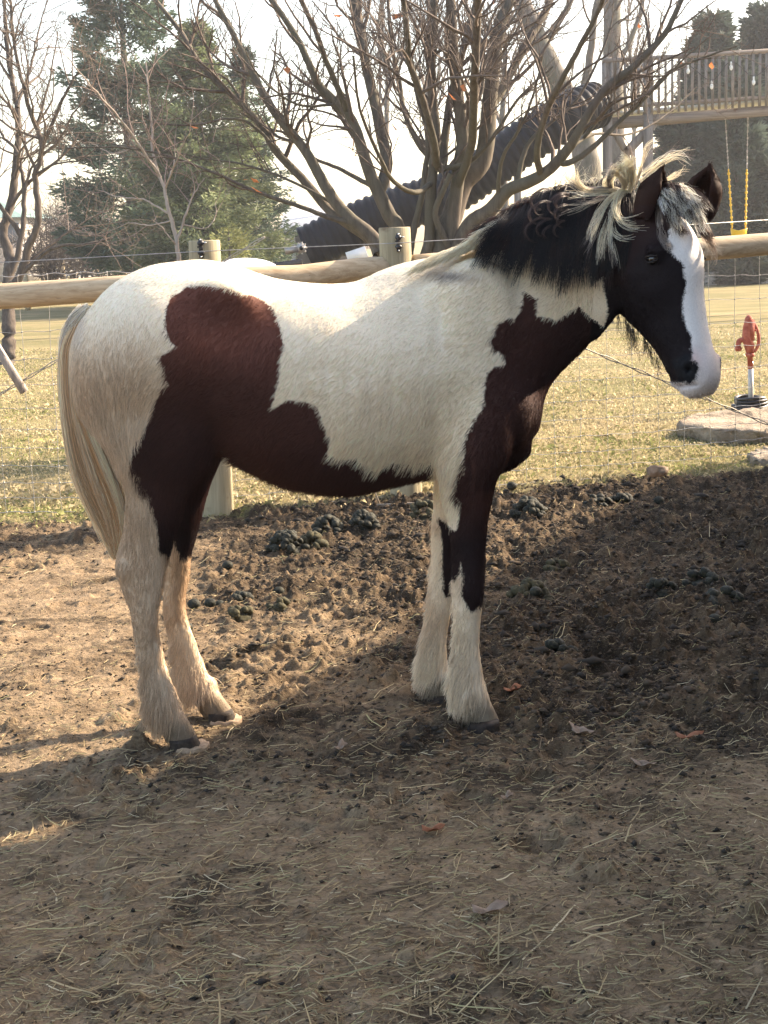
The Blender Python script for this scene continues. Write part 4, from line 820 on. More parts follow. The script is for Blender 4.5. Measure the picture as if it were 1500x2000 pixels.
def conifer(px, ybase, Y, ytop, wpx, cols, lab, n=34000, gap=.35, shape=1.0, droop=.2, low=.12, tuft=.13, seed=0, name='conifer'):
    b = at(px, ybase, Y); h = at(px, ytop, Y)[2]; W = wpx / FP * Y; root = empty(name, (b[0], Y, 0), lab, 'tree', 'evergreens')
    tw = Twigs(); tw.add(np.array([[b[0], Y, z] for z in np.linspace(-.1, h * .97, 8)]), np.linspace(.030 * h, .02, 8), 9)
    nb = int(26 * h * (1 if gap < .5 else .6)); V = []; c0 = []; per = max(8, n // nb)
    for i in range(nb):
        t = low + (1 - low) * rng.random() ** 1.15; a = rng.uniform(0, 6.283); R = W * min(1, (1 - t) ** (.8 * shape) * 1.15 * (min(1, .55 + t * 2.2))) * rng.uniform(.62, 1.1) + .08
        if rng.random() < .10 * gap * 3: R *= 1.25
        z0 = t * h; d = np.array([math.cos(a), math.sin(a), 0]); sl = rng.uniform(-.05, .25) - droop
        s = np.linspace(0, 1, 6)[:, None]; P = np.array([b[0], Y, z0]) + d * R * s + np.array([0, 0, 1.0]) * (R * (sl * s + .28 * s * s)); tw.add(P, np.linspace(.012 + .008 * R, .004, 6), 4)
        m = int(per * (.35 + R / W)); u = rng.uniform(.12 if gap < .5 else .35, 1.04, m); q = P[0] + d * R * u[:, None] + np.array([0, 0, 1.0]) * (R * (sl * u + .28 * u * u))[:, None]
        sp = .10 * R + .12; side = np.array([-d[1], d[0], 0]); lat = rng.normal(0, 1, m) * (sp * (1.15 - .7 * u) + .05); q = q + side * lat[:, None] + np.array([0, 0, 1.0]) * (rng.normal(0, .05 + .02 * R, m) - np.abs(lat) * .25)[:, None] - d * (np.abs(lat) * .35)[:, None]
        out = d[None] * .9 + side[None] * np.sign(lat)[:, None] * .6 + rng.normal(0, .5, (m, 3)) + np.array([0, 0, .25 - droop]); out /= np.linalg.norm(out, axis=1)[:, None]
        ln = rng.uniform(.6, 1.3, (m, 1)) * tuft; wv = np.cross(out, rng.normal(size=(m, 3))); wv /= np.linalg.norm(wv, axis=1)[:, None]; wv *= ln * .13
        V.append(np.stack([q - wv, q + out * ln * .5 - wv * .9, q + out * ln, q + out * ln * .5 + wv * .9], 1)); br = rng.uniform(.75, 1.2)
        mixf = np.clip(rng.random(m) * .7 + .45 * (rng.random() - .2), 0, 1)[:, None]; c0.append((np.array(cols[0]) * (1 - mixf) + np.array(cols[1]) * mixf) * br)
    tw.build('trunk', B_DARK, root); V = np.concatenate(V); N = len(V); F = np.arange(N * 4).reshape(N, 4); o = mesh_np('crown', V.reshape(-1, 3), F, M_CON, root, False)
    c = np.repeat(np.concatenate(c0) * (.72 + .75 * np.clip(fbm(V[:, 0], 1.1, 3, 201) * 1.6 + .4, 0, 1))[:, None], 4, 0); a = o.data.color_attributes.new('col', 'FLOAT_COLOR', 'POINT'); a.data.foreach_set('color', np.concatenate([c, np.ones((len(c), 1))], 1).astype(np.float32).ravel())
M_CON = leaf_mat('needles', .22, .7)
def evergreens():
    PINE = ((.058, .098, .068), (.12, .165, .105)); SPR = ((.095, .13, .066), (.19, .215, .105)); DK = ((.04, .06, .048), (.08, .105, .08)); OL = ((.20, .22, .08), (.30, .31, .13))
    conifer(268, 520, 38, -90, 150, PINE, 'tall dark blue green pine with open gappy boughs behind the sapling', 42000, .8, .55, .05, .10, .20, name='pine')
    conifer(405, 520, 35, 35, 172, SPR, 'broad yellow green conifer just left of the slide', 80000, .2, 1.0, .30, .06, .16, name='spruce')
    conifer(495, 520, 41, 95, 85, PINE, 'darker conifer hidden behind the right flank of the broad one', 24000, .4, .9, .2, .08, .17, name='spruce')
    conifer(450, 525, 31, 452, 40, OL, 'small olive green shrub conifer at the foot of the broad conifer', 9000, .2, .5, -.2, .02, .10, name='juniper')
    for px, yt, w_, Y, lab in ((1335, 225, 75, 40, 'dark cedar in the row behind the swing, leftmost'), (1393, 38, 75, 42, 'tall pointed dark cedar rising above the play deck rail'), (1440, 130, 75, 39, 'dark cedar directly behind the yellow swing'), (1492, 18, 70, 43, 'tallest dark cedar at the upper right corner'), (1555, 80, 80, 40, 'dark cedar half cut by the right edge')):
        conifer(px, 520, Y, yt, w_, DK, lab, 40000, .15, .45, .0, .0, .27, name='cedar')
    # distant scrub and woods
    t = Twigs()
    for i in range(46):
        px = rng.uniform(-60, 760); Y = rng.uniform(75, 120); b = at(px, 500, Y); h = rng.uniform(1.2, 2.6) * (1.5 if 60 < px < 230 else 1)
        P = np.array([[b[0] + rng.normal() * .1 * k, Y, k * h / 5] for k in range(6)]); R = np.linspace(.09, .02, 6); t.add(P, R, 5); grow(t, P, R, 0, 3, (5, 4, 4), 1.0, .35, 2.0, .016)
    o = t.build('far_scrub', bark('hazy scrub', (.20, .165, .15), (.32, .27, .245)), None); tag(o, 'hazy band of bare grey brown scrub along the far left horizon', None, None, 'stuff')
    for px, Y, h, lab in ((90, 42, 2.6, 'round leafless bush between the left tree and the pine'), (150, 46, 3.0, 'wide dark leafless bush left of the pine'), (205, 44, 2.0, 'low leafless bush under the pine boughs')):
        b = at(px, 500, Y); root = empty('leafless_bush', (b[0], Y, 0), lab, 'bush', 'leafless bushes'); t = Twigs()
        for k in range(9):
            a = rng.uniform(0, 6.28); l = rng.uniform(.3, 1.1); P = np.array([[b[0] + math.cos(a) * l * s, Y + math.sin(a) * l * s, h * .8 * s] for s in np.linspace(0, 1, 6)]); R = np.linspace(.05, .015, 6); t.add(P, R, 5); grow(t, P, R, 0, 3, (5, 5, 5), 1.0, .1, 1.2, .008)
        t.build('twigs', B_LEFT, root)
main_tree(); left_tree(); sapling(); back_trunks(); evergreens()
# ------------------------------------------------------------------ the horse
YM = lambda x: 4.235 + .07 * x
def ring(c, e1, e2, n=36, p=2.25, k=0.0, kb=0.0):
    """superellipse; k>0 narrows the e1 side, kb>0 narrows the -e1 side"""
    a = np.linspace(0, 2 * np.pi, n, endpoint=False); ca, sa = np.cos(a), np.sin(a)
    x = np.sign(ca) * np.abs(ca) ** (2 / p); y = np.sign(sa) * np.abs(sa) ** (2 / p)
    wf = 1 - k * np.clip(x, 0, 1) ** 1.3 - kb * np.clip(-x, 0, 1) ** 1.3
    return c + x[:, None] * e1 + (y * wf)[:, None] * e2
HPSI, HTH = math.radians(52), math.radians(21.5); HS = .925
_h = np.array([math.cos(HPSI), -math.sin(HPSI), 0.0]); _z = np.array([0, 0, 1.0])
HA = -_z * math.cos(HTH) + _h * math.sin(HTH); HN = _h * math.cos(HTH) + _z * math.sin(HTH)
HL = np.array([-math.sin(HPSI), -math.cos(HPSI), 0.0])
HC = at(1270, 430, 4.14)
def head_pt(s, n, l): return HC + s * HS * HA + n * HN + l * HL
def head_loc(P):
    d = P - HC; return d @ HA / HS, d @ HN, d @ HL
LEGS = {  # rows: y, left x, right x, half width sideways ; Y of the leg at top and hoof
 'nh': dict(Y=(4.10, 4.03), rows=[(700, 190, 400, .075), (780, 176, 425, .10), (850, 196, 425, .105), (905, 220, 412, .088), (960, 246, 370, .068), (1010, 246, 352, .055), (1050, 240, 340, .046), (1085, 229, 331, .041), (1110, 228, 326, .039), (1140, 236, 321, .037), (1170, 247, 314, .034), (1200, 257, 309, .030), (1240, 262, 312, .027), (1290, 268, 324, .026), (1330, 276, 336, .028), (1365, 286, 348, .033), (1395, 299, 360, .034), (1425, 316, 376, .032), (1448, 326, 386, .036)]),
 'fh': dict(Y=(4.33, 4.27), rows=[(760, 300, 440, .09), (860, 330, 442, .09), (905, 345, 425, .075), (960, 330, 403, .062), (1010, 328, 391, .052), (1050, 326, 384, .045), (1080, 322, 375, .041), (1120, 318, 371, .038), (1160, 318, 364, .034), (1195, 318, 365, .030), (1240, 326, 379, .027), (1290, 337, 397, .027), (1325, 350, 412, .03), (1352, 364, 430, .033), (1376, 384, 447, .033), (1398, 400, 462, .036)]),
 'nf': dict(Y=(4.13, 4.13), rows=[(760, 870, 1000, .06), (830, 868, 1010, .07), (890, 858, 996, .072), (930, 858, 974, .066), (975, 862, 963, .056), (1020, 872, 954, .047), (1070, 880, 950, .041), (1110, 882, 949, .039), (1150, 882, 946, .039), (1185, 884, 941, .034), (1220, 885, 937, .028), (1270, 884, 937, .026), (1320, 884, 944, .028), (1350, 888, 951, .033), (1375, 897, 961, .034), (1400, 908, 974, .034), (1418, 914, 979, .038)]),
 'ff': dict(Y=(4.38, 4.40), rows=[(800, 860, 960, .06), (880, 850, 950, .066), (930, 848, 940, .062), (980, 846, 930, .053), (1030, 842, 915, .045), (1080, 842, 903, .040), (1120, 838, 897, .038), (1155, 836, 890, .036), (1190, 833, 882, .030), (1235, 829, 874, .026), (1280, 826, 872, .027), (1315, 828, 880, .032), (1340, 834, 890, .033), (1362, 842, 898, .036)]),
}
def horse_shape():
    mb = MB()
    T = [(143, 655, 765, .05, .1), (152, 632, 800, .10, .15), (175, 600, 835, .155, .2), (205, 566, 850, .195, .25), (245, 536, 858, .222, .3), (300, 514, 862, .238, .3), (350, 508, 866, .240, .3), (400, 508, 872, .232, .32), (460, 518, 900, .222, .3), (520, 535, 930, .224, .25), (580, 546, 950, .234, .22), (650, 552, 960, .240, .25), (700, 547, 960, .238, .35), (750, 522, 950, .228, .5), (800, 507, 937, .212, .6), (850, 499, 930, .196, .65), (900, 496, 932, .182, .6), (950, 520, 926, .168, .5), (990, 575, 918, .148, .3), (1020, 650, 900, .115, .2), (1038, 740, 880, .07, .1)]
    Tc = cr(T, 4); R = []
    for x, yt, yb, hw, k in Tc:
        Y = YM(at(x, 700, 4.2)[0]); a = at(x, yt, Y); b = at(x, yb, Y); b[0] = lerp(a[0], b[0], .9)
        R.append(ring((a + b) / 2, (a - b) / 2, np.array([0, hw, 0]), p=2.3, k=k, kb=.12))
    mb.loft(R)
    N = [(862, 540, 975, 880, .09, 4.26), (905, 492, 1025, 850, .118, 4.26), (950, 460, 1055, 800, .122, 4.255), (1005, 424, 1082, 745, .112, 4.25), (1055, 396, 1115, 712, .10, 4.24), (1105, 378, 1145, 684, .092, 4.225), (1155, 368, 1175, 658, .086, 4.205), (1205, 368, 1200, 625, .084, 4.18), (1245, 385, 1225, 590, .08, 4.16)]
    R = []
    for x1, y1, x2, y2, hw, Y in cr(N, 4):
        a = at(x1, y1, Y); b = at(x2, y2, Y); R.append(ring((a + b) / 2, (a - b) / 2, np.array([0, hw, 0]), p=2.15, k=.5, kb=.2))
    mb.loft(R)
    H = [(-.035, .02, -.08, .05, 0), (-.02, .055, -.115, .072, 0), (.03, .088, -.14, .09, 0), (.09, .108, -.17, .106, .05), (.15, .112, -.19, .112, .12), (.205, .103, -.188, .100, .15), (.26, .086, -.165, .088, .12), (.315, .075, -.130, .078, .08), (.37, .068, -.102, .072, .05), (.42, .063, -.086, .070, 0), (.465, .063, -.076, .072, .05), (.505, .056, -.062, .068, .1), (.532, .040, -.044, .057, .1), (.548, .018, -.024, .040, 0)]
    R = []
    for s, a, b, hw, kb in cr(H, 4):
        c = head_pt(s, (a + b) / 2, 0); R.append(ring(c, HN * (a - b) / 2, HL * hw, p=2.5, k=.22, kb=.25 + kb))
    mb.loft(R)
    for key, L in LEGS.items():
        R = []
        rows = cr(L['rows'], 4); n = len(rows)
        for q, (y, xl, xr, hw) in enumerate(rows):
            Y = lerp(L['Y'][0], L['Y'][1], q / (n - 1)); a = at(xl, y, Y); b = at(xr, y, Y)
            R.append(ring((a + b) / 2, (b - a) / 2, np.array([0, hw, 0]), n=28, p=2.1, kb=.2))
        mb.loft(R)
    for px, py, Y, r in ((914, 1138, 4.13, (.035, .038, .045)), (868, 1130, 4.39, (.033, .036, .043)), (246, 1112, 4.06, (.024, .030, .040)), (918, 1345, 4.13, (.037, .036, .034)), (322, 1372, 4.05, (.037, .036, .034)), (404, 1338, 4.29, (.034, .034, .032)), (862, 1325, 4.39, (.034, .034, .032))):
        mb.ell(at(px, py, Y), r, 18)
    def blob(px, py, Y, rx, ry, rz, rot=0):
        c, s = math.cos(rot), math.sin(rot)
        mb.ell(at(px, py, Y), (rx, ry, rz), 20, np.array([[c, 0, s], [0, 1, 0], [-s, 0, c]]))
    for sg in (-1, 1):
        blob(425, 610, 4.215 + sg * .145, .12, .05, .10)             # point of hip
        blob(230, 760, 4.19 + sg * .10, .11, .09, .20, -.15)         # buttock
        blob(330, 760, 4.21 + sg * .13, .17, .075, .24, .1)          # thigh
        blob(900, 660, 4.25 + sg * .095, .15, .07, .24, .35)        # shoulder
        blob(985, 800, 4.25 + sg * .085, .09, .075, .12)             # point of shoulder
        blob(890, 880, 4.25 + sg * .095, .08, .055, .09)             # elbow
        c = head_pt(.125, .05, sg * .079); mb.ell(c, (.030, .030, .030), 16)   # brow
        c = head_pt(.47, .022, sg * .052); mb.ell(c, (.032, .032, .036), 16)    # nostril wing
    blob(1030, 790, 4.25, .05, .10, .10)                              # breast
    mb.ell(head_pt(.482, -.062, 0), (.030, .034, .024), 16)           # chin
    # ears: cupped shells
    def ear(base, tip, front, wid, th=.011):
        base = np.array(base); tip = np.array(tip); ax = tip - base; L = np.linalg.norm(ax); ax /= L
        f = front - ax * (front @ ax); f /= np.linalg.norm(f); s = np.cross(ax, f); R = []
        for t in np.linspace(0, 1, 12):
            r = wid * (math.sin(math.pi * min(1, .25 + .62 * t)) ** .8) * (1 - ss(t, .55, 1.02)) ** .8 + .003
            bend = f * (.02 * t * t); an = np.linspace(.62, 2 * np.pi - .62, 13)
            o = [base + ax * L * t + bend + r * (np.cos(x) * f * .9 + np.sin(x) * s) for x in an]
            ri = max(r - th, r * .25); i = [base + ax * L * t + bend + ri * (np.cos(x) * f * .9 + np.sin(x) * s) for x in an[::-1]]
            R.append(np.array(o + i))
        mb.loft(R)
    ear(at(1260, 428, 4.07), at(1285, 316, 4.05), np.array([.80, -.45, .1]), .043)
    ear(at(1362, 428, 4.19), at(1393, 318, 4.17), np.array([-.45, -.80, .1]), .047)
    tmp = mb.build('tmp', None)
    md = tmp.modifiers.new('r', 'REMESH'); md.mode = 'VOXEL'; md.voxel_size = .0056; md.use_smooth_shade = True
    dg = bpy.context.evaluated_depsgraph_get(); me = bpy.data.meshes.new_from_object(tmp.evaluated_get(dg))
    bpy.data.objects.remove(tmp)
    return me
def smooth_np(me, it, lam=.5, mask=None, pure=False):
    n = len(me.vertices); V = np.empty(n * 3); me.vertices.foreach_get('co', V); V = V.reshape(-1, 3)
    e = np.empty(len(me.edges) * 2, int); me.edges.foreach_get('vertices', e); e = e.reshape(-1, 2)
    deg = np.bincount(e.ravel(), minlength=n)[:, None]
    def lap(V):
        s = np.stack([np.bincount(e[:, 0], V[e[:, 1], k], n) + np.bincount(e[:, 1], V[e[:, 0], k], n) for k in range(3)], 1)
        return s / deg - V
    for i in range(it):
        m = 1 if mask is None else mask(V)
        V = V + lam * lap(V) * m; V = V - (lam * .92) * lap(V) * m if (i % 3 and not pure) else V
    return V
# coat pattern, traced in side view
P_HIP = [(345, 676), (325, 650), (322, 606), (330, 578), (360, 560), (400, 556), (450, 568), (500, 584), (530, 605), (548, 640), (552, 680), (546, 720), (540, 760), (533, 797), (560, 780), (600, 785), (620, 795), (630, 830), (641, 860), (638, 892), (670, 906), (690, 896), (700, 912), (740, 925), (760, 914), (800, 920), (845, 918), (855, 950), (850, 1010), (640, 1010), (500, 975), (450, 920), (437, 905), (400, 960), (380, 1030), (340, 1092), (329, 1082), (315, 1072), (308, 1012), (297, 960), (257, 925), (252, 900), (269, 865), (297, 827), (304, 778), (332, 750), (317, 697)]
P_CHEST = [(1037, 575), (1063, 589), (1061, 621), (1103, 631), (1151, 602), (1191, 617), (1230, 640), (1230, 760), (1100, 930), (985, 960), (965, 1000), (958, 1200), (936, 1196), (924, 1206), (912, 1187), (902, 1161), (905, 1132), (901, 1103), (897, 1128), (889, 1142), (876, 1118), (870, 1060), (876, 1032), (889, 1039), (901, 1007), (902, 987), (892, 972), (899, 938), (905, 925), (910, 890), (920, 850), (935, 820), (950, 790), (954, 750), (959, 733), (975, 719), (993, 717), (991, 703), (970, 693), (962, 666), (973, 658), (978, 642), (1002, 626), (1015, 634), (1029, 610)]
P_FF = [(858, 1015), (875, 1028), (895, 1050), (930, 1040), (930, 1165), (882, 1165), (868, 1168), (862, 1120), (866, 1070)]
P_FH = [(300, 800), (470, 800), (440, 1000), (372, 1080), (357, 1086), (343, 1040), (320, 1000)]
P_NECKHEAD = [(1125, 330), (1125, 480), (1151, 517), (1169, 549), (1182, 538), (1189, 583), (1190, 640), (1215, 700), (1420, 800), (1500, 800), (1500, 250), (1125, 250)]
P_BLAZE = [(1305, 425), (1296, 470), (1299, 492), (1320, 516), (1326, 555), (1321, 600), (1326, 630), (1338, 660), (1332, 699), (1325, 722), (1322, 742), (1300, 742), (1290, 760), (1300, 800), (1480, 800), (1480, 420)]
def seg_d(s, n, a, b):
    P = np.stack([s, n], 1); a = np.array(a); b = np.array(b); ab = b - a; t = np.clip(((P - a) @ ab) / (ab @ ab), 0, 1); return np.linalg.norm(P - a - t[:, None] * ab, axis=1)
def coat_sd(P):
    """signed distance to the dark patches in metres, negative inside"""
    k = 1 / 700.0
    near = P[:, 1] < YM(P[:, 0]) + .01
    S = side_uv(P, 4.10); S0 = side_uv(P, 4.0)
    sd = np.minimum(poly_sd(S0, P_HIP), poly_sd(S0, P_CHEST)) * k
    leg = ss(-P[:, 2], -.80, -.62)
    lowfar = (~near) & (P[:, 2] < .78)
    SF = side_uv(P, 4.35); f = np.where(P[:, 0] < -.2, poly_sd(SF, P_FH), poly_sd(SF, P_FF)) * k
    SN = side_uv(P, 4.06); nl = np.minimum(poly_sd(SN, P_HIP), poly_sd(SN, P_CHEST)) * k
    sd = np.where(lowfar, f, np.where(P[:, 2] < .78, nl, sd))
    s, n, l = head_loc(P)
    Q = P - HL[None] * np.where(l < 0, 2 * l, 0)[:, None]
    sh = side_uv(Q, 4.08); hd = np.maximum(poly_sd(sh, P_NECKHEAD), -poly_sd(sh, P_BLAZE)) * k
    nk = poly_sd(side_uv(P, 4.12), P_NECKHEAD) * k
    ish = (s > -.02) & (s < .7) & (n > -.20) & (P[:, 0] > .55) & (P[:, 2] > .95)
    up = (P[:, 0] > .5) & (P[:, 2] > .95)
    sd = np.where(ish, hd, np.where(up, np.minimum(sd, nk), sd))
    ear = (P[:, 2] > HC[2] + .03) & (P[:, 0] > .6); sd = np.where(ear, -.03, sd)
    sd = sd + .009 * fbm(P, 15, 3, 301) + .004 * fbm(P, 45, 2, 302)
    for sg in (1,):                      # dark eye patch and nostril
        u1 = (s - .480) * HS; v1 = n - .028; ct, st = math.cos(.6), math.sin(.6); nost = np.sqrt(((u1 * ct - v1 * st) / 1.45) ** 2 + (u1 * st + v1 * ct) ** 2 + ((np.abs(l) - .060) * .8) ** 2) - .0225 + .003 * fbm(P, 60, 2, 5)
        lip = np.minimum(seg_d(s, n, (.455, -.062), (.505, -.030)), seg_d(s, n, (.505, -.030), (.520, .025))) - .0022
        sd = np.where(ish & (s > .38), np.minimum(sd, nost), sd)
    return sd
def coat_colours(P, seed=0):
    """white coat colour and dark coat colour at points"""
    n = len(P); S = side_uv(P, 4.05); x, y = S[:, 0], S[:, 1]
    W = np.tile(np.array([.95, .82, .635]), (n, 1))
    d = fbm(P, 7, 4, 90) * .5 + .5
    dirt = ss(-x, -440, -220) * ss(y, 560, 760) * .85 + .15 * ss(y, 560, 900) + ss(y, 1000, 1250) * .18
    dirt = dirt + .5 * ss(y, 1340, 1440) * (x < 500) + .35 * ss(np.hypot((x - 365), (y - 1150) / 1.4), 70, 20) * (P[:, 1] > 4.2)
    dirt = dirt + .5 * ss(y, 1010, 1080) * ss(fbm(P, 9, 3, 97), -.05, .35) * ss(-y, -1330, -1200)
    dirt = np.clip(dirt * (.35 + 1.2 * d) + .10 * (fbm(P, 22, 3, 95)), 0, 1)[:, None]
    W = W * (1 - dirt) + np.array([.56, .41, .28]) * dirt
    cream = (.5 * ss(x, 900, 1050) * ss(-y, -640, -560))[:, None]; W = W * (1 - cream) + np.array([.82, .70, .55]) * cream
    gr = (.75 * np.exp(-((x - 885) / 55) ** 2 - ((y - 541 - .02 * (x - 885)) / 13) ** 2) * (.5 + d))[:, None]
    gr = np.clip(gr, 0, .8); W = W * (1 - gr) + np.array([.20, .17, .16]) * gr
    tg = (.55 * np.exp(-((x - 148) / 20) ** 2 - ((y - 640) / 45) ** 2))[:, None]; W = W * (1 - tg) + np.array([.5, .45, .41]) * tg
    s, hn, l = head_loc(P); hd = (P[:, 0] > .6) & (P[:, 2] > .95) & (s < .7)
    hw = (hd * ss(hn, -.14, -.06))[:, None]; W = W * (1 - hw) + np.array([.88, .86, .84]) * hw
    pk = (hd * ss(s, .36, .50) * .30 + hd * np.exp(-((s - .44) / .03) ** 2 - ((np.abs(l) - .05) / .03) ** 2) * .5)[:, None]; pk = np.clip(pk, 0, .8)
    W = W * (1 - pk) + np.array([.58, .40, .36]) * pk
    lp = (hd * np.exp(-(np.minimum(seg_d(s, hn, (.455, -.062), (.505, -.030)), seg_d(s, hn, (.505, -.030), (.520, .025))) / .004) ** 2) * .6)[:, None]; W = W * (1 - lp) + np.array([.12, .075, .07]) * lp
    hoofd = (ss(-P[:, 2], -.12, -.05) * .75)[:, None]; W = W * (1 - hoofd) + np.array([.10, .075, .05]) * hoofd
    D = np.tile(np.array([.066, .028, .022]), (n, 1))
    red = (ss(-y, -880, -600) * ss(-x, -700, -500) * (.5 + .6 * d))[:, None]; D = D + np.array([.085, .026, .014]) * red
    red2 = (.5 * ss(y, 780, 900) * ss(-x, -650, -480) * (x > 420))[:, None]; D = D + np.array([.03, .008, .004]) * red2
    blk = np.clip(.75 * ss(y, 960, 1080) + (.35 + .5 * ss(s, 0, .2)) * hd + .2 * hd * ss(hn, -.08, .04) + .5 * ((x > 930) & (y > 560) & (y < 960)) * ss(x + y * .5, 1330, 1500), 0, .9)[:, None]
    D = D * (1 - blk) + np.array([.0045, .0045, .0065]) * blk
    D = D * (.8 + .5 * d[:, None])
    ear = (P[:, 2] > HC[2] + .04) & (P[:, 0] > .6); D = np.where(ear[:, None], np.array([.035, .015, .010]), D)
    nz = hd & (s > .43) & (hn > -.01); D = np.where(nz[:, None], np.array([.012, .012, .014]), D)
    return W, D
def build_horse():
    root = empty('horse', (-.15, 4.22, 0), 'brown and white pinto young horse with feathered legs standing side on in the mud', 'horse')
    me = horse_shape()
    earm = lambda V: 1 - .75 * ((V[:, 2] > HC[2] + .045) & (V[:, 0] > .6))[:, None]
    V = smooth_np(me, 14, .5, earm); me.vertices.foreach_set('co', V.astype(np.float32).ravel())
    trm = lambda V: (ss(V[:, 2], .62, .78) * (1 - ((V[:, 0] > .62) & (V[:, 2] > .95))))[:, None]
    V = smooth_np(me, 30, .5, trm); me.vertices.foreach_set('co', V.astype(np.float32).ravel())
    V = smooth_np(me, 80, .5, lambda V: trm(V) * ss(V[:, 2], .80, .95)[:, None], True)
    # muscle relief and hair tufts as gentle displacement
    me.vertices.foreach_set('co', V.astype(np.float32).ravel()); me.update()
    Nn = np.empty(len(V) * 3); me.vertices.foreach_get('normal', Nn); Nn = Nn.reshape(-1, 3)
    def dent(c, r, d, sq=(1, 1, 1)):
        q = np.sqrt((((V - c) / sq) ** 2).sum(1)); return -d * np.exp(-(q / r) ** 2)
    dis = .0022 * fbm(V, 14, 3, 7) + .0065 * fbm(V, 4.5, 2, 8)
    dis += dent(at(445, 850, 4.0), .05, .018, (1, 2, 1))                                  # flank fold
    dis += dent(at(410, 700, 4.0), .05, .006, (.6, 1, 3))
    dis += dent(at(950, 600, 4.1), .05, .012, (1, 1, 1.5)) + dent(at(850, 800, 4.1), .05, .012, (.5, 1, 2)) + dent(at(860, 620, 4.1), .045, .008, (.5, 1, 2.2)) + sum(dent(at(600 + 42 * i, 740 + 8 * i, 4.0), .02, .0028, (.6, 2, 5)) for i in range(5))
    dis += dent(at(1195, 560, 4.08), .04, .006, (.5, 1.5, 2))                            # behind the jaw
    dis += dent(at(290, 1060, 4.06), .03, .008, (.5, 1, 1.6)) + dent(at(275, 1300, 4.06), .02, .004, (.35, 1, 4)) + dent(at(905, 1270, 4.1), .02, .004, (.35, 1, 4))
    for sg in (-1, 1):
        dis += dent(head_pt(.478, .034, sg * .068), .0175, .030)                           # nostrils
        dis += dent(head_pt(.14, .05, sg * .104), .016, .010)                              # eye socket
        dis += -dent(head_pt(.115, .055, sg * .10), .014, .005)
        dis += -dent(head_pt(.23, .012, sg * .09), .022, .006, (1.5, 1.5, 1.5)) + dent(head_pt(.30, -.02, sg * .085), .04, .007)
        pass
        dis += dent(head_pt(.10, -.01, sg * .1), .04, .006)
    s_, n_, l_ = head_loc(V); hd_ = (V[:, 0] > .6) & (V[:, 2] > .9) & (s_ > .4)
    q = np.minimum(seg_d(s_, n_, (.455, -.062), (.505, -.030)), seg_d(s_, n_, (.505, -.030), (.520, .025))); dis -= hd_ * .007 * np.exp(-(q / .006) ** 2)
    V2 = V + Nn * dis[:, None]
    me.vertices.foreach_set('co', V2.astype(np.float32).ravel()); me.update()
    t = NT('pinto coat'); v = t.coord((1, 1, 1)); sdn = t.attr('patch').outputs['Fac']
    n1 = t.noise(60, 4, .65, v); n2 = t.noise(300, 2, .6, v)
    e = t.math('ADD', sdn, t.math('MULTIPLY', t.math('SUBTRACT', n1, .5), .022)); e = t.math('ADD', e, t.math('MULTIPLY', t.math('SUBTRACT', n2, .5), .012))
    fac = t.ramp(t.math('MULTIPLY_ADD', e, 60, .5), [(.3, (0, 0, 0)), (.7, (1, 1, 1))])
    c = t.mix(fac, t.attr('dark').outputs['Color'], t.attr('pale').outputs['Color'])
    hv = t.coord((1.0, 1.0, 1.0)); hn = t.noise(220, 4, .7, hv); c = t.mix(.35, c, t.ramp(hn, [(.3, (.55, .55, .55)), (.7, (1, 1, 1))]), 'MULTIPLY')
    mat = t.bsdf(c, .7, .15, bump=hn, bstr=.35, bdist=.003)
    body = link('body', me, mat, root)
    S = coat_sd(V2); Wc, Dc = coat_colours(V2)
    a = me.attributes.new('patch', 'FLOAT', 'POINT'); a.data.foreach_set('value', S.astype(np.float32))
    for nm, C in (('pale', Wc), ('dark', Dc)):
        a = me.attributes.new(nm, 'FLOAT_COLOR', 'POINT'); a.data.foreach_set('color', np.concatenate([C, np.ones((len(C), 1))], 1).astype(np.float32).ravel())
    # ---- coat hair
    me.calc_loop_triangles(); nt_ = len(me.loop_triangles)
    tri = np.empty(nt_ * 3, int); me.loop_triangles.foreach_get('vertices', tri); tri = tri.reshape(-1, 3)
    A, B, C = V2[tri[:, 0]], V2[tri[:, 1]], V2[tri[:, 2]]; cr_ = np.cross(B - A, C - A); ar = np.linalg.norm(cr_, axis=1); fn = cr_ / (ar[:, None] + 1e-12)
    def sample(N, wgt):
        pr = ar * wgt; idx = rng.choice(nt_, N, p=pr / pr.sum()); r1 = np.sqrt(rng.random(N))[:, None]; r2 = rng.random(N)[:, None]
        return (1 - r1) * A[idx] + r1 * (1 - r2) * B[idx] + r1 * r2 * C[idx], fn[idx]
    def flow(P):
        d = np.tile(np.array([-.75, 0, -.55]), (len(P), 1)); z = P[:, 2:3]
        d = lerp(d, np.array([-.12, 0, -1.0]), ss(-z, -.85, -.6)); bu = ss(-P[:, 0:1], .55, .75) * ss(z, .6, .8)
        d = lerp(d, np.array([-.15, 0, -1.0]), bu)
        s, n, l = head_loc(P); hd = (((P[:, 0] > .55) & (P[:, 2] > .95) & (s > -.05)) * ss(n, -.24, -.10))[:, None]; d = lerp(d, HA * .8 - HN * .15, hd)
        ear = ((P[:, 2] > HC[2] + .03) & (P[:, 0] > .6))[:, None]; d = np.where(ear, np.array([0, 0, 1.0]), d)
        sw = np.stack([fbm(P, 9, 2, 61), fbm(P, 9, 2, 62), fbm(P, 9, 2, 63)], 1) * .55
        return d + sw
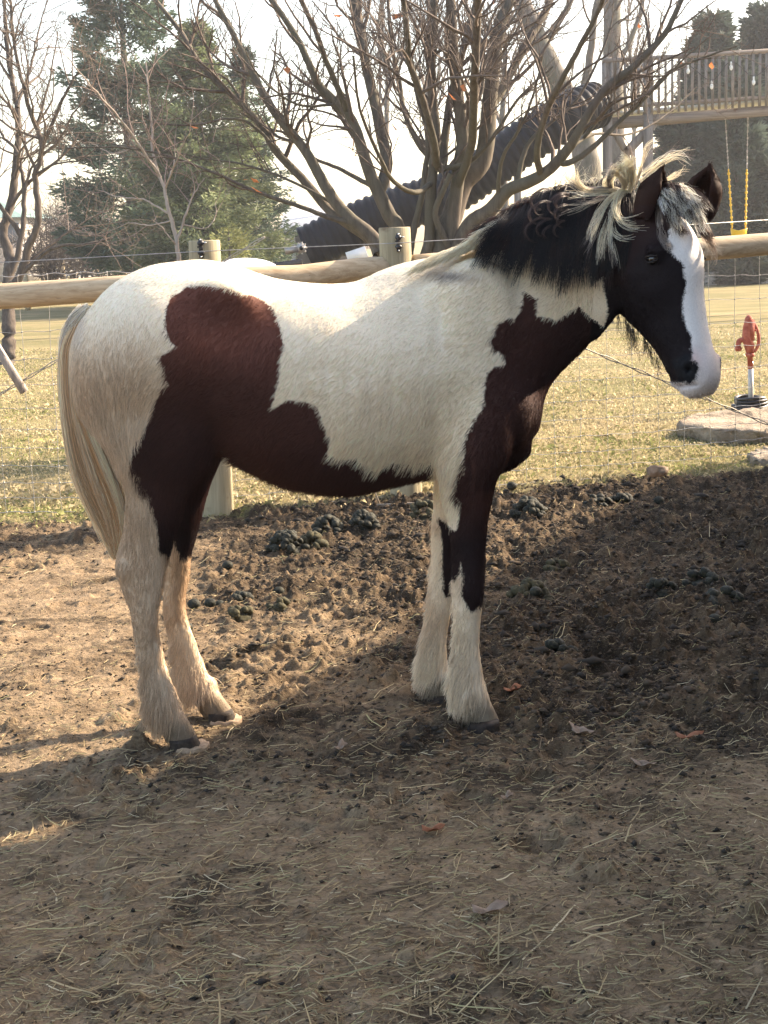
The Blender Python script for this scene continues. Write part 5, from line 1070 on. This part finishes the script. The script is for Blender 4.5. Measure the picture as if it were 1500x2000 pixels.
    def strands(P, Nm, L, lift, k=4, curl=.12):
        f = flow(P) + rng.normal(0, curl, P.shape); f -= Nm * (f * Nm).sum(1)[:, None] * .95; f /= np.linalg.norm(f, axis=1)[:, None] + 1e-9
        tt = np.linspace(0, 1, k); out = np.empty((len(P), k, 3))
        for i, u in enumerate(tt):
            out[:, i] = P - Nm * .001 + f * (L * u)[:, None] + Nm * (L * lift * (u - .42 * u * u * 1.3))[:, None] + np.array([0, 0, -1.0]) * (L * .28 * u * u)[:, None]
        return out
    cm = fn.copy(); ctr = (A + B + C) / 3
    vis = np.where(cm[:, 1] > .35, .25, 1.0)
    P, Nm = sample(150000, vis)
    L = rng.uniform(.009, .017, len(P)); L = L * lerp(1, .55, ss(-P[:, 2], -.72, -.5)); S2 = side_uv(P, 4.05)
    bel = ss(P[:, 2], .60, .76) * ss(-P[:, 2], -.90, -.76) * (P[:, 0] > -.42) * (P[:, 0] < .25); L = L * (1 + 1.0 * bel)
    L = L * (1 + .9 * ss(-P[:, 0], .3, .7) * ss(-P[:, 2], -1.2, -.9))
    s, n, l = head_loc(P); hd = (P[:, 0] > .6) & (P[:, 2] > .95) & (s > -.05); L = np.where(hd, L * .45, L)
    nost = hd & (np.minimum(np.linalg.norm(P - head_pt(.478, .034, .068), axis=1), np.linalg.norm(P - head_pt(.14, .05, .104), axis=1)) < .022)
    keep = ~nost; P, Nm, L, = P[keep], Nm[keep], L[keep]
    def colr(P):
        sd = coat_sd(P) + .010 * fbm(P, 60, 3, 77) + rng.normal(0, .0012, len(P)); Wc, Dc = coat_colours(P)
        c = np.where((sd < 0)[:, None], Dc, Wc); v = rng.uniform(.72, 1.2, (len(P), 1)); return np.clip(c * v, 0, .9)
    fur = hair_mat('short horse hair', .20, .6, .14)
    hairs('coat', strands(P, Nm, L, .42), .00062, .00018, colr(P), fur, body)
    # ---- feathers on the lower legs
    z = ctr[:, 2]; back = ss(-cm[:, 0], -.35, .5)
    wg = ss(-z, -.36, -.24) * (.02 + back) * (z > .10) + ss(-z, -.20, -.15) * (z > .095) * (.06 + 1.1 * back) + .22 * (ctr[:, 0] > -.2) * back * ss(-z, -.62, -.5)
    P, Nm = sample(15000, wg); z = P[:, 2]
    L = rng.uniform(.5, 1.1, len(P)) * (.016 + .040 * ss(-z, -.30, -.16)) ; L = np.minimum(L, (z - .005) * .8)
    cl = (P * 55).round(); hsh = (np.sin(cl @ np.array([12.9, 78.2, 37.7])) * 43758.5) % 1
    G = strands(P, Nm, L, .42, 5, .16); G[:, :, 0] -= (L * .28)[:, None] * np.linspace(0, 1, 5)[None] ** 1.5
    G[:, :, 0] += ((hsh - .5) * .018)[:, None] * np.linspace(0, 1, 5)[None] ** 2
    G[:, :, 2] = np.maximum(G[:, :, 2], .004)
    hairs('feather', G, .0008, .0002, colr(P), fur, body)
    # ---- hooves
    dk = noisy('muddy hoof horn', (.018, .014, .012), (.055, .042, .033), 60, .7, .2, bstr=.5, bdist=.004)
    pale = noisy('pale hoof wall', (.24, .165, .105), (.42, .31, .215), 70, .65, .2, bstr=.4, bdist=.003)
    for key, (c, r) in HOOF.items():
        top = np.array([np.mean(LEGS[key]['rows'][-1][1:3]), LEGS[key]['rows'][-1][0]]); tp = at(top[0], top[1], c[1])
        mb = MB(); R = []
        for u in np.linspace(0, 1, 7):
            q = lerp(np.array([c[0] - .004, c[1], -.012]), tp + np.array([0, 0, .012]), u); rr = lerp(r, r * .80, u ** .8)
            R.append(ring(q, np.array([rr * 1.12, 0, .004]), np.array([0, rr * .95, 0]), 28, 2.2))
        mb.loft(R); h = mb.build('hoof', dk, root)
        if key in ('nh', 'fh'):
            mb = MB(); R = []
            for u in (-.012, .006, .012, .016):
                rr = r * (1.10 - max(u, 0) * 4.5); wob = 1 + .02 * np.sin(np.arange(28) * 2.1 + u * 50)
                q = ring(np.array([c[0] + .004, c[1], u]), np.array([rr * 1.14, 0, 0]), np.array([0, rr, 0]), 28, 2.2)
                q[:, 2] += .003 * np.sin(np.arange(28) * 1.7) * (u > .01); R.append(q)
            mb.loft(R); mb.build('hoof_rim', pale, h)
    # ---- eyes
    t = NT('dark wet eye'); em = t.bsdf((.008, .006, .005), .06, .7)
    for sg in (1, -1):
        mb = MB(); mb.ell(head_pt(.14, .047, sg * .0915), (.0165, .0165, .0165), 20); eb = mb.build('eye', em, root)
        lid = noisy('eyelid skin', (.012, .009, .009), (.03, .022, .02), 80, .5, .3)
        mb = MB(); c = head_pt(.14, .047, sg * .0915)
        for s0, off in ((1, -.0085), (-1, .0095)):
            P = [c + HL * sg * (.0165 * math.cos(a) + .0015) + (HA * .2 + HN) * .0185 * math.sin(a) * .95 + HA * (off * math.cos(a) ** .5 if math.cos(a) > 0 else 0) for a in np.linspace(-1.45, 1.45, 9)]
            mb.tube(P, [.0008, .002, .0026, .0028, .0028, .0028, .0026, .002, .0008], 8)
        mb.build('eyelid', lid, eb)
    # ---- long hair
    lh = hair_mat('long horse hair', .30, .38, .5)
    def lock(path, Ys, n, wid, c0, rr=.0009, jit=.012, seed=0, flare=1.0, k=9):
        """n strands along a side-view path; wid = half widths in metres along it"""
        q = cr(np.array([[x, y, Y] for (x, y), Y in zip(path, Ys)]), 5); G = np.array([at(*r) for r in q])
        T = np.gradient(G, axis=0); T /= np.linalg.norm(T, axis=1)[:, None]; e = np.cross(T, np.array([0, 1.0, 0])); e /= np.linalg.norm(e, axis=1)[:, None] + 1e-9
        ts = np.linspace(0, len(G) - 1, k); gi = np.stack([np.interp(ts, np.arange(len(G)), G[:, a]) for a in range(3)], 1); ei = np.stack([np.interp(ts, np.arange(len(G)), e[:, a]) for a in range(3)], 1)
        wi = np.interp(np.linspace(0, 1, k), np.linspace(0, 1, len(wid)), wid)
        a = rng.normal(0, .5, n); b = rng.normal(0, .35, n); ph = rng.uniform(0, 6.3, n); ncl = max(4, n // 16); cid = rng.integers(0, ncl, n); ca = rng.uniform(-1, 1, ncl)
        u = np.linspace(0, 1, k); a = lerp(a, ca[cid], .30); b = lerp(b, rng.uniform(-.6, .6, ncl)[cid], .5)
        P = gi[None] + (a[:, None] * wi[None])[..., None] * ei[None] + (b[:, None] * wi[None])[..., None] * np.array([0, 1.0, 0])
        wv = (jit * u[None] * np.sin(ph[:, None] * .3 + ca[cid][:, None] * 9 + u[None] * 5))[..., None]; P = P + wv * ei[None]
        end = rng.uniform(.72, 1.0, n)
        P2 = np.empty_like(P)
        for i in range(k):
            f = u[i] * end * (k - 1); j = np.minimum(f.astype(int), k - 2); w_ = (f - j)[:, None]; idx = np.arange(n)
            P2[:, i] = P[idx, j] * (1 - w_) + P[idx, j + 1] * w_
        P2 += rng.normal(0, .0012, P2.shape) * u[None, :, None]
        c = np.array(c0) * rng.uniform(.65, 1.3, (n, 1)) * (.8 + .4 * rng.random(ncl))[cid][:, None]
        return P2, np.full(n, rr), np.clip(c, 0, .9)
    def emit(name, locks, parent):
        P = np.concatenate([l[0] for l in locks]); r = np.concatenate([l[1] for l in locks]); c = np.concatenate([l[2] for l in locks])
        return hairs(name, P, r, r * .3, c, lh, parent)
    BK, BR, BL, GY = (.012, .010, .012), (.045, .024, .020), (.88, .77, .58), (.32, .27, .24)
    Lk = []
    crest = cr(np.array([(870, 492), (915, 478), (960, 455), (1005, 423), (1055, 395), (1105, 377), (1155, 366), (1205, 364), (1240, 375)], float), 12)
    for i in range(190):                 # dark mane falling on the near side
        u = rng.uniform(.36, .98); c = crest[int(u * (len(crest) - 1))]; tlen = lerp(105, 185, ss(u, .3, .7)) * rng.uniform(.5, 1.18)
        lean = lerp(-62, -8, ss(u, .35, .95)) + rng.normal(0, 16)
        tx, ty = c[0] + lean, c[1] + tlen * (.62 + .38 * ss(u, .2, .6)) + (10 if u > .9 else 0)
        if u > .88: tx = c[0] - 25 + rng.normal(0, 12); ty = c[1] + rng.uniform(130, 185)
        p = [(c[0], c[1] + 5), (c[0] + lean * .10 - 2, c[1] - 6 + rng.uniform(-6, 2)), (c[0] + lean * .38, c[1] + (ty - c[1]) * .30), (c[0] + lean * .72, c[1] + (ty - c[1]) * .65), (tx, ty)]
        Y0 = 4.25 - .06 * u; ys = [Y0, Y0 - .03, Y0 - .085, Y0 - .115, Y0 - .125]
        col = BK if rng.random() < .75 else BR
        Lk.append(lock(p, ys, 62, (.010, .016, .018, .016, .010), col, .0008, .010))
    for i in range(60):                  # wind blown brown ends at the left of the mane
        u = rng.uniform(.32, .62); c = crest[int(u * (len(crest) - 1))]; l = rng.uniform(45, 95)
        p = [(c[0] + 15, c[1] + 8), (c[0] - l * .3, c[1] + 2), (c[0] - l * .65, c[1] + l * .22), (c[0] - l, c[1] + l * rng.uniform(.15, .55))]
        Lk.append(lock(p, [4.24, 4.21, 4.18, 4.16], 40, (.008, .012, .010, .007), (.13, .055, .04) if rng.random() < .5 else BK, .0007, .012))
    for i in range(12):                  # curls
        cx, cy = rng.uniform(1035, 1110), rng.uniform(385, 470); r = rng.uniform(10, 24)
        p = [(cx + r * 1.2, cy - r), (cx + r * .2, cy - r * 1.1), (cx - r, cy - r * .1), (cx - r * .7, cy + r), (cx + r * .5, cy + r * 1.2)]
        Lk.append(lock(p, [4.12, 4.09, 4.08, 4.085, 4.10], 12, (.003, .004, .004, .003), (.09, .06, .055), .0006, .004))
    mane = emit('mane', Lk, body)
    Lk = []
    for i in range(100):                  # cream hair at the base of the neck
        u = rng.uniform(0, .46); c = crest[int(u * (len(crest) - 1))]; l = rng.uniform(50, 110)
        p = [(c[0] + 25, c[1] + 3), (c[0], c[1] + 4), (c[0] - l * .45, c[1] + l * .18 + 4), (c[0] - l * .9, c[1] + l * .42 + rng.uniform(0, 18))]
        Lk.append(lock(p, [4.24, 4.20, 4.16, 4.13], 40, (.006, .010, .010, .006), BL, .0007, .006))
    streak = [([(1235, 375), (1205, 385), (1180, 420), (1165, 465), (1158, 505)], 260), ([(1215, 380), (1185, 400), (1160, 440), (1140, 478)], 90), ([(1225, 385), (1200, 420), (1192, 470), (1196, 515)], 90),
              ([(1240, 385), (1215, 372), (1198, 400), (1200, 435), (1222, 450), (1252, 445)], 110), ([(1235, 385), (1200, 370), (1150, 372), (1125, 355), (1114, 322)], 170), ([(1225, 385), (1180, 384), (1140, 395), (1100, 398)], 60),
              ([(1215, 385), (1222, 350), (1212, 322), (1195, 318)], 260), ([(1225, 390), (1235, 350), (1228, 318), (1222, 305)], 240), ([(1205, 390), (1195, 360), (1205, 335), (1218, 330)], 160), ([(1190, 385), (1180, 360), (1205, 330), (1230, 310)], 60),
              ([(1240, 370), (1250, 330), (1262, 300), (1285, 285)], 26), ([(1250, 355), (1290, 320), (1320, 305), (1345, 325)], 30), ([(1250, 350), (1300, 350), (1325, 335), (1340, 325)], 30), ([(1240, 350), (1280, 318), (1310, 303), (1335, 296)], 18)]
    for p, n in streak:
        for rep in range(3):
            o = rng.normal(0, 4.5, 2); q = [(a + o[0] * j * .8, b + o[1] * j * .8) for j, (a, b) in enumerate(p)]
            Lk.append(lock(q, list(np.linspace(4.15, 4.03, len(q))), n // 6 + 3, (.003, .007, .008, .008, .007) if n > 50 else (.002, .004, .006), BL if rng.random() < .8 else GY, .0007, .010))
    for i in range(70):                  # loose flyaway hairs
        x0, y0 = rng.uniform(1080, 1300), rng.uniform(360, 385); a = rng.uniform(-2.9, -.5); l = rng.uniform(25, 75); b_ = rng.normal(0, .9)
        p = [(x0, y0)] + [(x0 + math.cos(a + b_ * t) * l * t, y0 + math.sin(a + b_ * t) * l * t) for t in (.35, .7, 1.0)]
        Lk.append(lock(p, [4.18, 4.16, 4.14, 4.13], 3, (.002, .006, .010), BL if rng.random() < .6 else BR, .00035, .010))
    emit('mane_streak', Lk, body)
    Lk = []
    for i in range(46):                  # forelock swept over the brow
        x0 = rng.uniform(1288, 1338); y0 = rng.uniform(360, 388); tx = x0 + rng.uniform(15, 55); ty = y0 + rng.uniform(22, 84)
        p = [(x0, y0 + 14), (x0 + 4, y0), (lerp(x0, tx, .45), lerp(y0, ty, .25)), (tx, ty)]
        wh = rng.random() < .92 - .010 * (ty - y0 - 20)
        Lk.append(lock(p, [4.10, 4.06, 4.01, 3.985], 52, (.006, .013, .014, .008), (.98, .90, .75) if wh else BR, .0007, .012))
    for p, n, c in [([(1290, 385), (1285, 430), (1292, 465), (1308, 485)], 70, GY), ([(1300, 385), (1292, 430), (1300, 470), (1314, 490)], 60, (.5, .45, .4)), ([(1350, 410), (1375, 440), (1388, 470), (1392, 505)], 90, (.3, .2, .13)), ([(1340, 400), (1365, 430), (1375, 455), (1392, 470)], 110, BR), ([(1310, 400), (1325, 440), (1340, 462)], 120, BR), ([(1375, 440), (1400, 480), (1420, 492)], 14, (.5, .4, .3)), ([(1372, 455), (1390, 490), (1392, 520)], 20, (.5, .4, .3))]:
        Lk.append(lock(p, list(np.linspace(4.08, 3.99, len(p))), n, (.005, .012, .010, .006), c, .0006, .012))
    emit('forelock', Lk, body)
    Lk = []
    for i in range(88):                  # tail
        a = rng.uniform(-1, 1); L_ = [(162, 625), (140, 680), (139, 750), (146, 805), (172, 890), (192, 945), (214, 1000), (228, 1060), (231, 1090)]; wd = np.array([10, 17, 17, 18, 32, 33, 29, 14, 4])
        p = [(x + a * w_, y + rng.normal(0, 2)) for (x, y), w_ in zip(L_, wd)]
        dp = rng.uniform(-1, 1) * .035; tint = rng.random()
        Lk.append(lock(p, [YM(-.85) + dp * k_ for k_ in (.3, .6, .8, 1, 1.2, 1.2, 1, .6, .4)], 230, (.006, .010, .012, .014, .016, .013, .006), lerp(np.array([.90, .77, .58]), np.array([.66, .41, .21]), tint), .0009, .010))
    for i in range(10):
        p = [(170, 600), (150, 622), (132, 650), (128, 700), (133, 760)]
        Lk.append(lock([(x + rng.normal(0, 4), y) for x, y in p], [YM(-.85) - .01] * 5, 120, (.012, .014, .012, .012, .010), (.60, .53, .46) if i < 4 else (.85, .76, .62), .0007, .010))
    emit('tail', Lk, body)
    Lk = []
    jaw = cr(np.array([(1196, 632), (1218, 652), (1242, 673), (1262, 703), (1282, 732)], float), 8)
    for i in range(34):                  # beard along the jaw
        c = jaw[rng.integers(0, len(jaw))] + rng.normal(0, 4, 2) + [9, -12]; l = rng.uniform(18, 62) * (1.1 if c[0] < 1250 else .55)
        p = [(c[0], c[1] - 8), (c[0] + 2, c[1] + l * .4), (c[0] + 8 * rng.normal(), c[1] + l)]
        Lk.append(lock(p, [4.17, 4.16, 4.15], 7, (.006, .010, .008), (.03, .025, .02), .00045, .008, k=6))
    emit('beard', Lk, body)
    Lk = []
    for i in range(14):                  # whiskers
        c = np.array([rng.uniform(1300, 1330), rng.uniform(742, 775)]); l = rng.uniform(12, 26)
        Lk.append(lock([(c[0], c[1]), (c[0] - l * .4, c[1] + l * .1), (c[0] - l, c[1] + l * rng.uniform(-.3, .6))], [4.0, 3.99, 3.98], 2, (.001, .002, .003), (.6, .55, .5), .0003, .002, k=5))
    emit('whiskers', Lk, body)
build_horse()
# ------------------------------------------------------------------ thin sunlit air
def build_haze():
    t = bpy.data.materials.new('pale air'); t.use_nodes = True; n = t.node_tree; n.nodes.clear()
    o = n.nodes.new('ShaderNodeOutputMaterial'); v = n.nodes.new('ShaderNodeVolumePrincipled')
    v.inputs['Density'].default_value = .0011; v.inputs['Color'].default_value = (.9, .93, 1, 1); v.inputs['Anisotropy'].default_value = .35
    n.links.new(v.outputs[0], o.inputs['Volume'])
    mb = MB(); mb.box((0, 45, 6.5), (320, 240, 15)); h = mb.build('haze', t, None, False); tag(h, 'thin bright winter haze softening the far trees', None, None, 'stuff')
build_haze()
